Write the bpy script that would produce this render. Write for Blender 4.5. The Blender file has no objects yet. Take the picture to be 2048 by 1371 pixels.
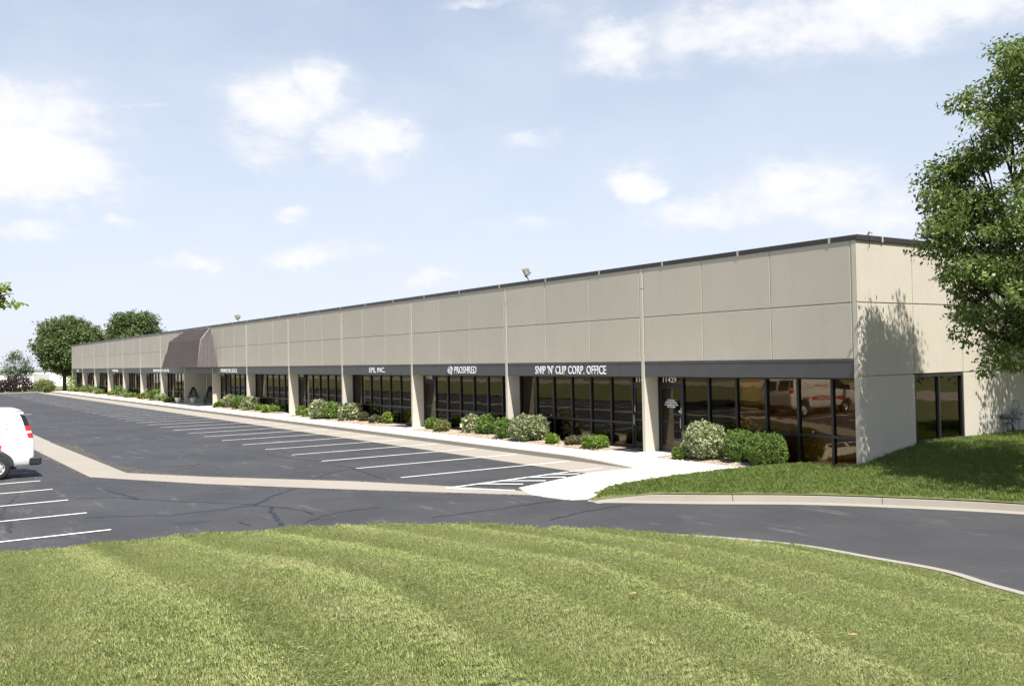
import bpy, bmesh, math, random
import numpy as np
from mathutils import Vector, Matrix

SC = bpy.context.scene
COL = SC.collection
rng = np.random.default_rng(7)
random.seed(7)

# ------------------------------------------------------------------ camera
F_PX, W_PX, CX_PX, CY_PX = 1827.5, 2048.0, 1024.0, 685.5
YAW, PITCH, ROLL = 0.9707, 0.0175, -0.0195
CAM = np.array([14.01, -19.908, 3.044])
_cy, _sy, _cp, _sp = math.cos(YAW), math.sin(YAW), math.cos(PITCH), math.sin(PITCH)
FWD = np.array([-_sy * _cp, _cy * _cp, _sp])
_rt = np.array([_cy, _sy, 0.0]); _up = np.cross(_rt, FWD)
RT = math.cos(ROLL) * _rt + math.sin(ROLL) * _up
UP = -math.sin(ROLL) * _rt + math.cos(ROLL) * _up
cd = bpy.data.cameras.new('camera'); cam = bpy.data.objects.new('camera', cd); COL.objects.link(cam)
cd.sensor_width = 36.0; cd.lens = F_PX / W_PX * 36.0; cd.clip_start = 0.1; cd.clip_end = 6000
m = Matrix.Identity(4)
for i in range(3):
    m[i][0], m[i][1], m[i][2], m[i][3] = RT[i], UP[i], -FWD[i], CAM[i]
cam.matrix_world = m
SC.camera = cam

def pray(x, y):                      # photo pixel -> direction
    return FWD + (x - CX_PX) / F_PX * RT - (y - CY_PX) / F_PX * UP
def onZ(x, y, z=-0.15):              # photo pixel -> point of a level surface
    d = pray(x, y); t = (z - CAM[2]) / d[2]; return CAM + t * d
def onY(x, y, Y):
    d = pray(x, y); t = (Y - CAM[1]) / d[1]; return CAM + t * d
def atR(x, y, R):                    # point on that line of sight, R metres away (level range)
    d = pray(x, y); return CAM + d * (R / math.hypot(d[0], d[1]))
def azel(x, y):
    d = pray(x, y); d = d / np.linalg.norm(d)
    return math.atan2(-d[0], d[1]), math.asin(d[2])

# ------------------------------------------------------------------ light
SUN = np.array([0.57, -0.155, 1.0]); SUN /= np.linalg.norm(SUN)
SC.render.engine = 'CYCLES'
SC.view_settings.view_transform = 'Standard'
SC.view_settings.look = 'None'
SC.view_settings.exposure = 0.86
SC.view_settings.gamma = 1.0
SC.cycles.max_bounces = 7
SC.cycles.transparent_max_bounces = 12
SC.cycles.sample_clamp_indirect = 8

sl = bpy.data.lights.new('sun', 'SUN'); sl.energy = 5.0; sl.angle = math.radians(0.53); sl.color = (1.0, 0.955, 0.89)
so = bpy.data.objects.new('sun', sl); COL.objects.link(so)
so.rotation_euler = Vector(-SUN).to_track_quat('-Z', 'Y').to_euler()

SKY_STRENGTH = 0.085
CLOUDS = [  # photo pixel of the middle, half width, half height (px), weight
    (40, 235, 215, 75, 1.0), (60, 320, 190, 85, 1.25), (-60, 300, 160, 110, 1.1), (175, 375, 150, 40, .75), (60, 462, 110, 28, .75),
    (640, 175, 72, 55, 1.1), (555, 215, 105, 80, 1.0), (530, 285, 90, 50, .7), (735, 285, 100, 58, 1.05), (290, 207, 60, 9, .7),
    (1235, 95, 95, 55, 1.0), (1480, 55, 230, 75, .85), (1800, 20, 330, 75, 1.05), (1120, 15, 110, 45, .5),
    (1278, 368, 55, 34, 1.0), (1420, 425, 170, 42, .8), (1600, 375, 170, 55, .95), (1760, 430, 200, 60, .75), (1070, 278, 70, 16, .6),
    (1045, 452, 95, 22, .6), (580, 437, 40, 19, .8), (620, 512, 100, 23, .85), (398, 521, 62, 19, .9), (865, 556, 70, 18, .75),
    (235, 450, 42, 17, .65), (735, 500, 32, 16, .6), (135, 418, 40, 20, .55), (215, 575, 120, 25, .35), (960, 5, 80, 14, .6)]

wd = bpy.data.worlds.new('World'); SC.world = wd; wd.use_nodes = True
def build_world():
    nt = wd.node_tree; N = nt.nodes; L = nt.links; N.clear()
    out = N.new('ShaderNodeOutputWorld')
    def math_(op, a, b=None, c=None, clamp=False):
        n = N.new('ShaderNodeMath'); n.operation = op; n.use_clamp = clamp
        for i, v in enumerate((a, b, c)):
            if v is None: continue
            if isinstance(v, (int, float)): n.inputs[i].default_value = v
            else: L.new(v, n.inputs[i])
        return n.outputs[0]
    def vmath(op, a, b=None):
        n = N.new('ShaderNodeVectorMath'); n.operation = op
        for i, v in enumerate((a, b)):
            if v is None: continue
            if isinstance(v, (tuple, list)): n.inputs[i].default_value = v
            else: L.new(v, n.inputs[i])
        return n.outputs['Value'] if op in ('LENGTH', 'DOT_PRODUCT') else n.outputs[0]
    def smooth(v, a, b):
        n = N.new('ShaderNodeMapRange'); n.interpolation_type = 'SMOOTHSTEP'
        n.inputs[1].default_value = a; n.inputs[2].default_value = b; L.new(v, n.inputs[0]); return n.outputs[0]
    sky = N.new('ShaderNodeTexSky'); sky.sky_type = 'NISHITA'; sky.sun_disc = False
    sky.sun_elevation = math.asin(SUN[2]); sky.sun_rotation = math.atan2(SUN[0], SUN[1])
    sky.altitude = 300; sky.air_density = 1.0; sky.dust_density = 1.0; sky.ozone_density = 1.6
    tc = N.new('ShaderNodeTexCoord')
    sep = N.new('ShaderNodeSeparateXYZ'); L.new(tc.outputs['Generated'], sep.inputs[0])
    az = math_('ARCTAN2', math_('MULTIPLY', sep.outputs[0], -1.0), sep.outputs[1])
    el = math_('ARCSINE', sep.outputs[2])
    comb = N.new('ShaderNodeCombineXYZ'); L.new(az, comb.inputs[0]); L.new(el, comb.inputs[1])
    P = comb.outputs[0]
    def noise(vec, scale, detail=6, rough=.55, color=False, dist=0):
        n = N.new('ShaderNodeTexNoise'); n.inputs['Scale'].default_value = scale; n.inputs['Detail'].default_value = detail
        n.inputs['Roughness'].default_value = rough; n.inputs['Distortion'].default_value = dist
        L.new(vec, n.inputs['Vector']); return n.outputs[1 if color else 0]
    st = vmath('MULTIPLY', P, (1.0, 1.7, 1.0))
    warp = vmath('MULTIPLY', vmath('SUBTRACT', noise(st, 16, 6, .62, True), (.5, .5, .5)), (.075, .05, 0))
    Pw = vmath('ADD', P, warp)
    tot = None
    for (x, y, hw, hh, w) in CLOUDS:
        a, e = azel(x, y); a1, _ = azel(x - hw, y); _, e1 = azel(x, y - hh)
        d = vmath('LENGTH', vmath('MULTIPLY', vmath('SUBTRACT', Pw, (a, e, 0)), (.84 / abs(a1 - a), .84 / abs(e1 - e), 0)))
        n = N.new('ShaderNodeMapRange'); n.interpolation_type = 'SMOOTHSTEP'
        n.inputs[1].default_value = 1.55; n.inputs[2].default_value = 0.05; n.inputs[3].default_value = 0; n.inputs[4].default_value = w
        L.new(d, n.inputs[0])
        tot = n.outputs[0] if tot is None else math_('MAXIMUM', tot, n.outputs[0])
    # the same kind of scattered fair-weather cloud everywhere else
    pl = vmath('DIVIDE', tc.outputs['Generated'], (1, 1, 1))
    zc = math_('MAXIMUM', sep.outputs[2], 0.06)
    cz = N.new('ShaderNodeCombineXYZ'); L.new(math_('DIVIDE', sep.outputs[0], zc), cz.inputs[0]); L.new(math_('DIVIDE', sep.outputs[1], zc), cz.inputs[1])
    bg = smooth(noise(cz.outputs[0], 0.75, 7, .55), .56, .80)
    infr = math_('MULTIPLY', smooth(math_('ABSOLUTE', math_('SUBTRACT', az, YAW)), .62, .8), smooth(el, -.05, .12))
    ov = smooth(el, .38, .55)
    tot = math_('MAXIMUM', tot, math_('MULTIPLY', bg, math_('MAXIMUM', infr, ov)))
    det = noise(st, 26, 8, .6)
    dens = math_('ADD', tot, math_('MULTIPLY', math_('SUBTRACT', det, .5), math_('MULTIPLY', smooth(tot, .02, .5), 1.0)))
    soft = smooth(dens, .04, 1.12)
    veil = math_('ADD', math_('MULTIPLY', smooth(noise(st, 5, 5, .6), .3, .8), .14), math_('ADD', math_('MULTIPLY', smooth(el, .42, -.02), .36), math_('ADD', math_('MULTIPLY', smooth(el, 1.0, .25), .46), .03)), clamp=True)
    shade = smooth(math_('ADD', math_('MULTIPLY', noise(st, 14, 6, .6), .7), math_('MULTIPLY', soft, .3)), .35, .65)
    mixc = N.new('ShaderNodeMix'); mixc.data_type = 'RGBA'
    L.new(shade, mixc.inputs['Factor'])
    mixc.inputs[6].default_value = (.475, .495, .54, 1); mixc.inputs[7].default_value = (.565, .565, .575, 1)
    b1 = N.new('ShaderNodeBackground'); L.new(sky.outputs[0], b1.inputs[0]); b1.inputs[1].default_value = SKY_STRENGTH
    bv = N.new('ShaderNodeBackground'); bv.inputs[0].default_value = (.465, .495, .56, 1); bv.inputs[1].default_value = 1.0
    b2 = N.new('ShaderNodeBackground'); L.new(mixc.outputs[2], b2.inputs[0]); b2.inputs[1].default_value = 1.0
    mv = N.new('ShaderNodeMixShader'); L.new(veil, mv.inputs[0]); L.new(b1.outputs[0], mv.inputs[1]); L.new(bv.outputs[0], mv.inputs[2])
    ms = N.new('ShaderNodeMixShader'); L.new(math_('MULTIPLY', soft, .95), ms.inputs[0]); L.new(mv.outputs[0], ms.inputs[1]); L.new(b2.outputs[0], ms.inputs[2])
    L.new(ms.outputs[0], out.inputs[0])
build_world()

# ------------------------------------------------------------------ materials
class NT:
    def __init__(s, name):
        s.m = bpy.data.materials.new(name); s.m.use_nodes = True
        s.N = s.m.node_tree.nodes; s.L = s.m.node_tree.links; s.N.clear()
        s.out = s.N.new('ShaderNodeOutputMaterial')
        g = s.N.new('ShaderNodeNewGeometry'); s.pos = g.outputs['Position']; s.geo = g
    def noise(s, scale, detail=4, rough=.55, vec=None, stretch=None, color=False, dist=0):
        v = vec or s.pos
        if stretch:
            n = s.N.new('ShaderNodeVectorMath'); n.operation = 'MULTIPLY'; s.L.new(v, n.inputs[0]); n.inputs[1].default_value = stretch; v = n.outputs[0]
        n = s.N.new('ShaderNodeTexNoise'); n.inputs['Scale'].default_value = scale; n.inputs['Detail'].default_value = detail
        n.inputs['Roughness'].default_value = rough; n.inputs['Distortion'].default_value = dist
        s.L.new(v, n.inputs['Vector']); return n.outputs[1 if color else 0]
    def ramp(s, v, a, b, lo=0.0, hi=1.0):
        n = s.N.new('ShaderNodeMapRange'); n.inputs[1].default_value = a; n.inputs[2].default_value = b
        n.inputs[3].default_value = lo; n.inputs[4].default_value = hi; s.L.new(v, n.inputs[0]); return n.outputs[0]
    def math(s, op, a, b=None):
        n = s.N.new('ShaderNodeMath'); n.operation = op
        for i, v in enumerate((a, b)):
            if v is None: continue
            if isinstance(v, (int, float)): n.inputs[i].default_value = v
            else: s.L.new(v, n.inputs[i])
        return n.outputs[0]
    def mix(s, f, a, b):
        n = s.N.new('ShaderNodeMix'); n.data_type = 'RGBA'
        for k, v in (('Factor', f), ('A', a), ('B', b)):
            i = n.inputs[k] if k != 'Factor' else n.inputs[0]
            if isinstance(v, (int, float)): i.default_value = v
            elif isinstance(v, tuple): n.inputs[6 if k == 'A' else 7].default_value = (*v, 1)
            else: s.L.new(v, i if k == 'Factor' else n.inputs[6 if k == 'A' else 7])
        return n.outputs[2]
    def bump(s, h, strength=.3, dist=.01):
        n = s.N.new('ShaderNodeBump'); n.inputs['Strength'].default_value = strength; n.inputs['Distance'].default_value = dist
        s.L.new(h, n.inputs['Height']); return n.outputs[0]
    def principled(s, col, rough=.7, spec=.4, normal=None, metal=0, coat=0):
        p = s.N.new('ShaderNodeBsdfPrincipled')
        if isinstance(col, tuple): p.inputs['Base Color'].default_value = (*col, 1)
        else: s.L.new(col, p.inputs['Base Color'])
        if isinstance(rough, (int, float)): p.inputs['Roughness'].default_value = rough
        else: s.L.new(rough, p.inputs['Roughness'])
        p.inputs['Specular IOR Level'].default_value = spec; p.inputs['Metallic'].default_value = metal
        p.inputs['Coat Weight'].default_value = coat
        if normal is not None: s.L.new(normal, p.inputs['Normal'])
        return p.outputs[0]
    def done(s, sh):
        s.L.new(sh, s.out.inputs[0]); return s.m

def plain(name, col, rough=.6, spec=.4, metal=0, coat=0, var=.12, scale=6.0):
    t = NT(name); n = t.noise(scale, 4)
    c = t.mix(t.ramp(n, .3, .7), tuple(v * (1 - var) for v in col), tuple(min(1, v * (1 + var)) for v in col))
    return t.done(t.principled(c, rough, spec, None, metal, coat))

def concrete(name, col, fine=90, bump=.25, stain=.18, agg=.16, streak=True):
    t = NT(name)
    a = t.mix(t.ramp(t.noise(fine, 3, .6), .32, .68), tuple(v * (1 - agg) for v in col), tuple(v * (1 + agg * .8) for v in col))
    b = t.mix(t.ramp(t.noise(.55, 5, .6), .35, .75, 0, stain), a, tuple(v * .62 for v in col))
    if streak:
        b = t.mix(t.ramp(t.noise(3.0, 4, .6, stretch=(1, 1, .07)), .5, .85, 0, stain * .9), b, tuple(v * .6 for v in col))
    oi = t.N.new('ShaderNodeObjectInfo')
    b = t.mix(t.ramp(oi.outputs['Random'], 0, 1, 0, .16), b, tuple(v * .72 for v in col))
    return t.done(t.principled(b, .88, .25, t.bump(t.noise(fine, 4, .7), bump, .006)))

MAT = {}
MAT['panel'] = concrete('panel_aggregate', (.505, .462, .385), fine=55, bump=.6, stain=.18, agg=.13)
MAT['fin'] = concrete('pier_concrete', (.54, .50, .42), fine=120, bump=.2, stain=.14, agg=.06)
MAT['joint'] = plain('joint_sealant', (.52, .47, .37), .8)
MAT['core'] = plain('wall_core', (.38, .34, .28), .9)
MAT['bronze'] = plain('bronze_metal', (.075, .072, .076), .42, .45, 0, 0, .08, 2.0)
MAT['bronze_roof'] = plain('bronze_roofing', (.078, .066, .064), .45, .45, 0, 0, .10, 1.0)
MAT['coping'] = plain('coping_metal', (.035, .032, .033), .4, .5, 0, 0, .15, 2.0)
MAT['clip'] = plain('joint_cover_metal', (.42, .41, .39), .5, .5)
MAT['frame'] = plain('dark_frame', (.014, .014, .017), .35, .5)
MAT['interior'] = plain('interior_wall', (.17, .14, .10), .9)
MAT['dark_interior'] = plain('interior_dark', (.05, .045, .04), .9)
MAT['blind'] = plain('blind_fabric', (.66, .54, .36), .9)
MAT['white_letter'] = plain('white_letters', (.82, .82, .84), .5)
MAT['cream_letter'] = plain('cream_numbers', (.72, .68, .56), .5)
MAT['steel'] = plain('brushed_steel', (.55, .55, .56), .3, .5, .8)
MAT['sticker'] = plain('green_sticker', (.45, .62, .42), .6)
MAT['mat_rubber'] = plain('rubber_mat', (.018, .018, .02), .9)
MAT['white_paint'] = None

def mk_glass(name, tint, refl):
    t = NT(name)
    nb = t.bump(t.noise(1.15, 2, .5, stretch=(1, 1, 1.6)), .5, .0028)
    tr = t.N.new('ShaderNodeBsdfTransparent'); tr.inputs[0].default_value = (*tint, 1)
    gl = t.N.new('ShaderNodeBsdfGlossy'); gl.inputs['Roughness'].default_value = 0.0; gl.inputs[0].default_value = (.82, .76, .64, 1)
    t.L.new(nb, gl.inputs['Normal'])
    fr = t.N.new('ShaderNodeFresnel'); fr.inputs[0].default_value = 1.5
    f = t.math('MINIMUM', t.math('ADD', t.math('MULTIPLY', fr.outputs[0], .95), refl), 1.0)
    ms = t.N.new('ShaderNodeMixShader'); t.L.new(f, ms.inputs[0]); t.L.new(tr.outputs[0], ms.inputs[1]); t.L.new(gl.outputs[0], ms.inputs[2])
    return t.done(ms.outputs[0])
MAT['glass'] = mk_glass('bronze_glass', (.62, .52, .37), .035)

def mk_asphalt():
    t = NT('asphalt_sealed')
    base = t.mix(t.ramp(t.noise(60, 4, .7), .3, .7), (.032, .0327, .0355), (.057, .0577, .0615))
    big = t.ramp(t.noise(.35, 5, .6), .38, .72)
    c = t.mix(t.math('MULTIPLY', big, .55), base, (.077, .077, .080))
    # scuffed streaks where the sealer wears through
    sc = t.ramp(t.noise(2.0, 7, .72, stretch=(.30, 1.4, 1)), .58, .75)
    sp = t.ramp(t.noise(120, 2, .6), .42, .60)
    c = t.mix(t.math('MULTIPLY', t.math('MULTIPLY', sc, sp), .8), c, (.24, .235, .225))
    dk = t.ramp(t.noise(.9, 5, .6, stretch=(1, .5, 1)), .62, .75)
    c = t.mix(t.math('MULTIPLY', dk, .45), c, (.018, .018, .021))
    return t.done(t.principled(c, t.ramp(t.noise(3, 3), .3, .7, .6, .8), .22, t.bump(t.noise(130, 3, .7), .5, .006)))
MAT['asphalt'] = mk_asphalt()
MAT['tar'] = plain('crack_sealant', (.014, .014, .016), .5, .4)
def mk_broken():
    t = NT('ravelled_asphalt')
    c = t.mix(t.ramp(t.noise(16, 4, .7), .38, .62), (.02, .019, .018), (.15, .14, .12))
    return t.done(t.principled(c, .95, .2, t.bump(t.noise(25, 4, .8), 1.0, .03)))
MAT['broken'] = mk_broken()
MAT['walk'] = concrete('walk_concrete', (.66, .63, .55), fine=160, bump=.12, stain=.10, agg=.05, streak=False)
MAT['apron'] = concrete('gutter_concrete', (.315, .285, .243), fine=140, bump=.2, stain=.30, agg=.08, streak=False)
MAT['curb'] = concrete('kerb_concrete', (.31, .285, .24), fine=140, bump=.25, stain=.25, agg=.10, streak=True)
def mk_paint():
    t = NT('road_paint')
    w = t.ramp(t.noise(5, 5, .7), .60, .72)
    c = t.mix(t.math('MULTIPLY', w, .6), (.74, .74, .72), (.20, .20, .20))
    return t.done(t.principled(c, .7, .3))
MAT['paint'] = mk_paint()
def mk_soil(name, a, b, c3):
    t = NT(name)
    c = t.mix(t.ramp(t.noise(30, 4, .7), .35, .65), a, b)
    c = t.mix(t.ramp(t.noise(.5, 5, .6), .4, .7), c, c3)
    return t.done(t.principled(c, .95, .15, t.bump(t.noise(60, 4, .8), .8, .03)))
MAT['turf'] = mk_soil('turf_ground', (.10, .12, .04), (.19, .20, .085), (.17, .17, .075))
MAT['mulch'] = mk_soil('bed_gravel', (.20, .14, .10), (.42, .35, .27), (.34, .27, .20))
MAT['street'] = concrete('street_concrete', (.36, .30, .24), fine=60, bump=.1, stain=.15, agg=.08, streak=False)

def mk_leaf(name, c1, c2, c3=None, trans=.32, rough=.5, w3=.3):
    t = NT(name)
    r = t.geo.outputs['Random Per Island']
    c = t.mix(r, c1, c2)
    if c3:
        c = t.mix(t.ramp(r, 1 - w3 - .02, 1 - w3), c, c3)
    c = t.mix(t.ramp(t.noise(.9, 3), .35, .7, 0, .45), c, tuple(v * .62 for v in c1))
    p = t.principled(c, rough, .3)
    tl = t.N.new('ShaderNodeBsdfTranslucent'); t.L.new(c, tl.inputs[0])
    ms = t.N.new('ShaderNodeMixShader'); ms.inputs[0].default_value = trans
    t.L.new(p, ms.inputs[1]); t.L.new(tl.outputs[0], ms.inputs[2])
    return t.done(ms.outputs[0])
MAT['leaf_pear'] = mk_leaf('leaf_pear', (.105, .17, .035), (.21, .28, .07), (.36, .40, .15), w3=.18, rough=.34, trans=.46)
MAT['leaf_far'] = mk_leaf('leaf_far_oak', (.085, .125, .042), (.165, .215, .075))
MAT['leaf_small'] = mk_leaf('leaf_small_tree', (.07, .12, .045), (.13, .19, .075))
MAT['leaf_maple'] = mk_leaf('leaf_maple', (.17, .25, .03), (.28, .36, .06), trans=.45)
MAT['leaf_purple'] = mk_leaf('leaf_purple', (.035, .022, .028), (.085, .05, .055))
MAT['leaf_var'] = mk_leaf('leaf_variegated', (.14, .20, .07), (.33, .38, .19), (.56, .57, .34), w3=.42)
MAT['leaf_green'] = mk_leaf('leaf_privet', (.09, .16, .034), (.225, .325, .07))
MAT['leaf_box'] = mk_leaf('leaf_boxwood', (.10, .17, .03), (.25, .34, .065))
MAT['leaf_bright'] = mk_leaf('leaf_bright', (.15, .24, .03), (.27, .36, .06))
MAT['leaf_yg'] = mk_leaf('leaf_yellow_green', (.16, .20, .05), (.30, .32, .11))
MAT['leaf_brown'] = mk_leaf('leaf_spirea', (.10, .075, .05), (.20, .17, .10), (.17, .23, .07), w3=.3)
MAT['leaf_conifer'] = mk_leaf('leaf_conifer', (.018, .04, .016), (.04, .075, .03))
MAT['bark'] = mk_soil('bark', (.05, .04, .03), (.12, .10, .08), (.08, .07, .055))
def mk_grass(name, cols):
    t = NT(name)
    oi = t.N.new('ShaderNodeObjectInfo')
    r = t.geo.outputs['Random Per Island']
    c = t.mix(r, *cols[:2])
    c = t.mix(t.ramp(r, .86, .90), c, cols[2])
    big = t.ramp(t.noise(.8, 4, .6), .42, .68)
    c = t.mix(t.math('MULTIPLY', big, .5), c, cols[3])
    c = t.mix(t.ramp(t.noise(2.2, 5, .7), .60, .74, 0, .6), c, cols[2])
    p = t.principled(c, .55, .25)
    tl = t.N.new('ShaderNodeBsdfTranslucent'); t.L.new(c, tl.inputs[0])
    ms = t.N.new('ShaderNodeMixShader'); ms.inputs[0].default_value = .36
    t.L.new(p, ms.inputs[1]); t.L.new(tl.outputs[0], ms.inputs[2])
    return t.done(ms.outputs[0])
MAT['grass'] = mk_grass('grass_blade', [(.235, .305, .082), (.44, .49, .195), (.55, .505, .30), (.48, .47, .23)])
MAT['grass_green'] = mk_grass('grass_blade_green', [(.13, .205, .036), (.25, .33, .085), (.36, .38, .16), (.27, .32, .10)])
MAT['van_white'] = plain('van_paint', (.80, .81, .80), .22, .5, 0, .6, .01)
MAT['van_trim'] = plain('van_trim', (.02, .021, .023), .5)
MAT['van_glass'] = plain('van_glass', (.012, .014, .016), .05, .6)
MAT['red_lens'] = plain('red_lens', (.52, .025, .02), .15, .5)
MAT['white_lens'] = plain('white_lens', (.75, .72, .72), .15, .5)
MAT['tyre'] = plain('tyre_rubber', (.022, .021, .021), .85)
MAT['rim'] = plain('wheel_rim', (.62, .62, .62), .35, .5, .3)
MAT['red_vinyl'] = plain('red_vinyl', (.62, .045, .035), .4)
MAT['thin_red'] = plain('faded_red_line', (.58, .18, .19), .5)
MAT['grey_print'] = plain('grey_print', (.50, .50, .50), .5)
MAT['pot'] = plain('white_pot', (.72, .71, .68), .6)
MAT['meter'] = plain('meter_paint', (.12, .13, .14), .5)
MAT['pipe'] = plain('pipe_grey', (.30, .30, .29), .5)
MAT['lamp_body'] = plain('lamp_body', (.24, .225, .18), .5)
MAT['lamp_lens'] = plain('lamp_lens', (.35, .38, .42), .08, .6)
MAT['bright_white'] = plain('white_siding', (.80, .80, .80), .6, .3, 0, 0, .03)
MAT['roof_grey'] = plain('roof_membrane', (.30, .30, .29), .9)

# ------------------------------------------------------------------ mesh helpers
def link(o, parent=None):
    COL.objects.link(o)
    if parent is not None: o.parent = parent
    return o
def tag(o, label=None, cat=None, group=None, kind=None):
    if label: o['label'] = label
    if cat: o['category'] = cat
    if group: o['group'] = group
    if kind: o['kind'] = kind
    return o
def empty(name, loc=(0, 0, 0), rz=0):
    o = bpy.data.objects.new(name, None); o.empty_display_size = .2
    o.location = loc; o.rotation_euler = (0, 0, rz); return link(o)

class MB:
    def __init__(s): s.v = []; s.f = []; s.sm = []
    def add(s, vs, fs, smooth=False):
        b = len(s.v); s.v += [tuple(map(float, v)) for v in vs]; s.f += [tuple(b + i for i in f) for f in fs]; s.sm += [smooth] * len(fs); return s
    def box(s, x0, x1, y0, y1, z0, z1):
        vs = [(x, y, z) for z in (z0, z1) for (x, y) in ((x0, y0), (x1, y0), (x1, y1), (x0, y1))]
        return s.add(vs, [(3, 2, 1, 0), (4, 5, 6, 7), (0, 1, 5, 4), (1, 2, 6, 5), (2, 3, 7, 6), (3, 0, 4, 7)])
    def cbox(s, x0, x1, y0, y1, z0, z1, c=.01):      # chamfered box
        cx, cy, cz = (x0 + x1) / 2, (y0 + y1) / 2, (z0 + z1) / 2
        hx, hy, hz = abs(x1 - x0) / 2, abs(y1 - y0) / 2, abs(z1 - z0) / 2
        c = min(c, hx * .45, hy * .45, hz * .45)
        pts = []
        for (a, b, d) in ((hx, hy - c, hz - c), (hx - c, hy, hz - c), (hx - c, hy - c, hz)):
            for sx in (-1, 1):
                for sy in (-1, 1):
                    for sz in (-1, 1): pts.append((cx + sx * a, cy + sy * b, cz + sz * d))
        bm = bmesh.new()
        for p in pts: bm.verts.new(p)
        bmesh.ops.convex_hull(bm, input=bm.verts)
        bm.verts.index_update()
        s.add([v.co[:] for v in bm.verts], [tuple(v.index for v in f.verts) for f in bm.faces]); bm.free(); return s
    def tube(s, pts, rad, n=8, cap=True, smooth=True):
        pts = [Vector(p) for p in pts]
        if isinstance(rad, (int, float)): rad = [rad] * len(pts)
        vs = []; prev = None
        for i, p in enumerate(pts):
            d = (pts[min(i + 1, len(pts) - 1)] - pts[max(i - 1, 0)]).normalized()
            u = d.cross(Vector((0, 0, 1)) if abs(d.z) < .95 else Vector((1, 0, 0))).normalized()
            if prev is not None:
                u = (prev - d * prev.dot(d)); u = u.normalized() if u.length > 1e-6 else d.orthogonal().normalized()
            prev = u; w = d.cross(u)
            for k in range(n):
                a = 2 * math.pi * k / n; vs.append(p + (u * math.cos(a) + w * math.sin(a)) * rad[i])
        fs = [(i * n + k, i * n + (k + 1) % n, (i + 1) * n + (k + 1) % n, (i + 1) * n + k) for i in range(len(pts) - 1) for k in range(n)]
        if cap: fs += [tuple(range(n - 1, -1, -1)), tuple((len(pts) - 1) * n + k for k in range(n))]
        return s.add(vs, fs, smooth)
    def lathe(s, prof, center=(0, 0, 0), axis='z', n=24, smooth=True):
        vs = []
        for r, h in prof:
            for k in range(n):
                a = 2 * math.pi * k / n; p = (r * math.cos(a), r * math.sin(a), h)
                if axis == 'y': p = (p[0], p[2], p[1])
                if axis == 'x': p = (p[2], p[0], p[1])
                vs.append((p[0] + center[0], p[1] + center[1], p[2] + center[2]))
        fs = [(i * n + k, i * n + (k + 1) % n, (i + 1) * n + (k + 1) % n, (i + 1) * n + k) for i in range(len(prof) - 1) for k in range(n)]
        return s.add(vs, fs, smooth)
    def poly(s, pts, z=None):
        vs = [(p[0], p[1], p[2] if z is None else z) for p in pts]; return s.add(vs, [tuple(range(len(vs)))])
    def mesh(s, name, mat):
        me = bpy.data.meshes.new(name); me.from_pydata(s.v, [], s.f)
        me.polygons.foreach_set('use_smooth', s.sm)
        if mat is not None: me.materials.append(MAT[mat] if isinstance(mat, str) else mat)
        me.update(); return me
    def build(s, name, mat, parent=None):
        o = bpy.data.objects.new(name, s.mesh(name, mat)); return link(o, parent)
def inst(name, me, parent, loc=(0, 0, 0)):
    o = bpy.data.objects.new(name, me); o.location = loc; return link(o, parent)

def np_mesh(name, verts, faces_n, nper, mat, smooth=False):
    me = bpy.data.meshes.new(name); nv = len(verts); nf = len(faces_n)
    me.vertices.add(nv); me.vertices.foreach_set('co', np.ascontiguousarray(verts, dtype=np.float32).ravel())
    me.loops.add(nf * nper); me.loops.foreach_set('vertex_index', np.ascontiguousarray(faces_n, dtype=np.int32).ravel())
    me.polygons.add(nf); me.polygons.foreach_set('loop_start', np.arange(0, nf * nper, nper, dtype=np.int32))
    if smooth: me.polygons.foreach_set('use_smooth', np.ones(nf, dtype=bool))
    me.update(calc_edges=True); me.materials.append(MAT[mat]); return me

def unit(v): return v / np.maximum(np.linalg.norm(v, axis=-1, keepdims=True), 1e-9)
def leaves(c, axis, nrm, length, width, fold=.25):
    """diamond leaves: c centres, axis tip direction, nrm face normal"""
    axis = unit(axis); side = unit(np.cross(nrm, axis)); nn = unit(np.cross(axis, side))
    L = np.asarray(length).reshape(-1, 1) if np.ndim(length) else length
    Wd = np.asarray(width).reshape(-1, 1) if np.ndim(width) else width
    base = c; tip = c + axis * L; mid = c + axis * L * .45
    l = mid + side * Wd * .5 + nn * Wd * fold; r = mid - side * Wd * .5 + nn * Wd * fold
    v = np.stack([base, r, tip, l], 1).reshape(-1, 3); n = len(c)
    return v, np.arange(n * 4).reshape(n, 4)

def text_mesh(name, body, w, h, mat, depth=.02, bold=.0, spacing=1.0):
    cu = bpy.data.curves.new(name, 'FONT'); cu.body = body; cu.size = 1; cu.extrude = .01; cu.offset = bold; cu.space_character = spacing
    cu.resolution_u = 3
    if '\n' in body: cu.align_x = 'CENTER'; cu.space_line = .95
    o = bpy.data.objects.new(name, cu); COL.objects.link(o)
    dg = bpy.context.evaluated_depsgraph_get(); me = bpy.data.meshes.new_from_object(o.evaluated_get(dg))
    bpy.data.objects.remove(o); bpy.data.curves.remove(cu)
    n = len(me.vertices); co = np.empty(n * 3); me.vertices.foreach_get('co', co); co = co.reshape(-1, 3)
    lo, hi = co.min(0), co.max(0); co = (co - lo) / np.maximum(hi - lo, 1e-6)
    out = np.stack([co[:, 0] * w, -co[:, 2] * depth, co[:, 1] * h], 1)       # reads from -Y
    me.vertices.foreach_set('co', out.ravel()); me.update(); me.name = name
    me.materials.clear(); me.materials.append(MAT[mat]); return me

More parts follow.
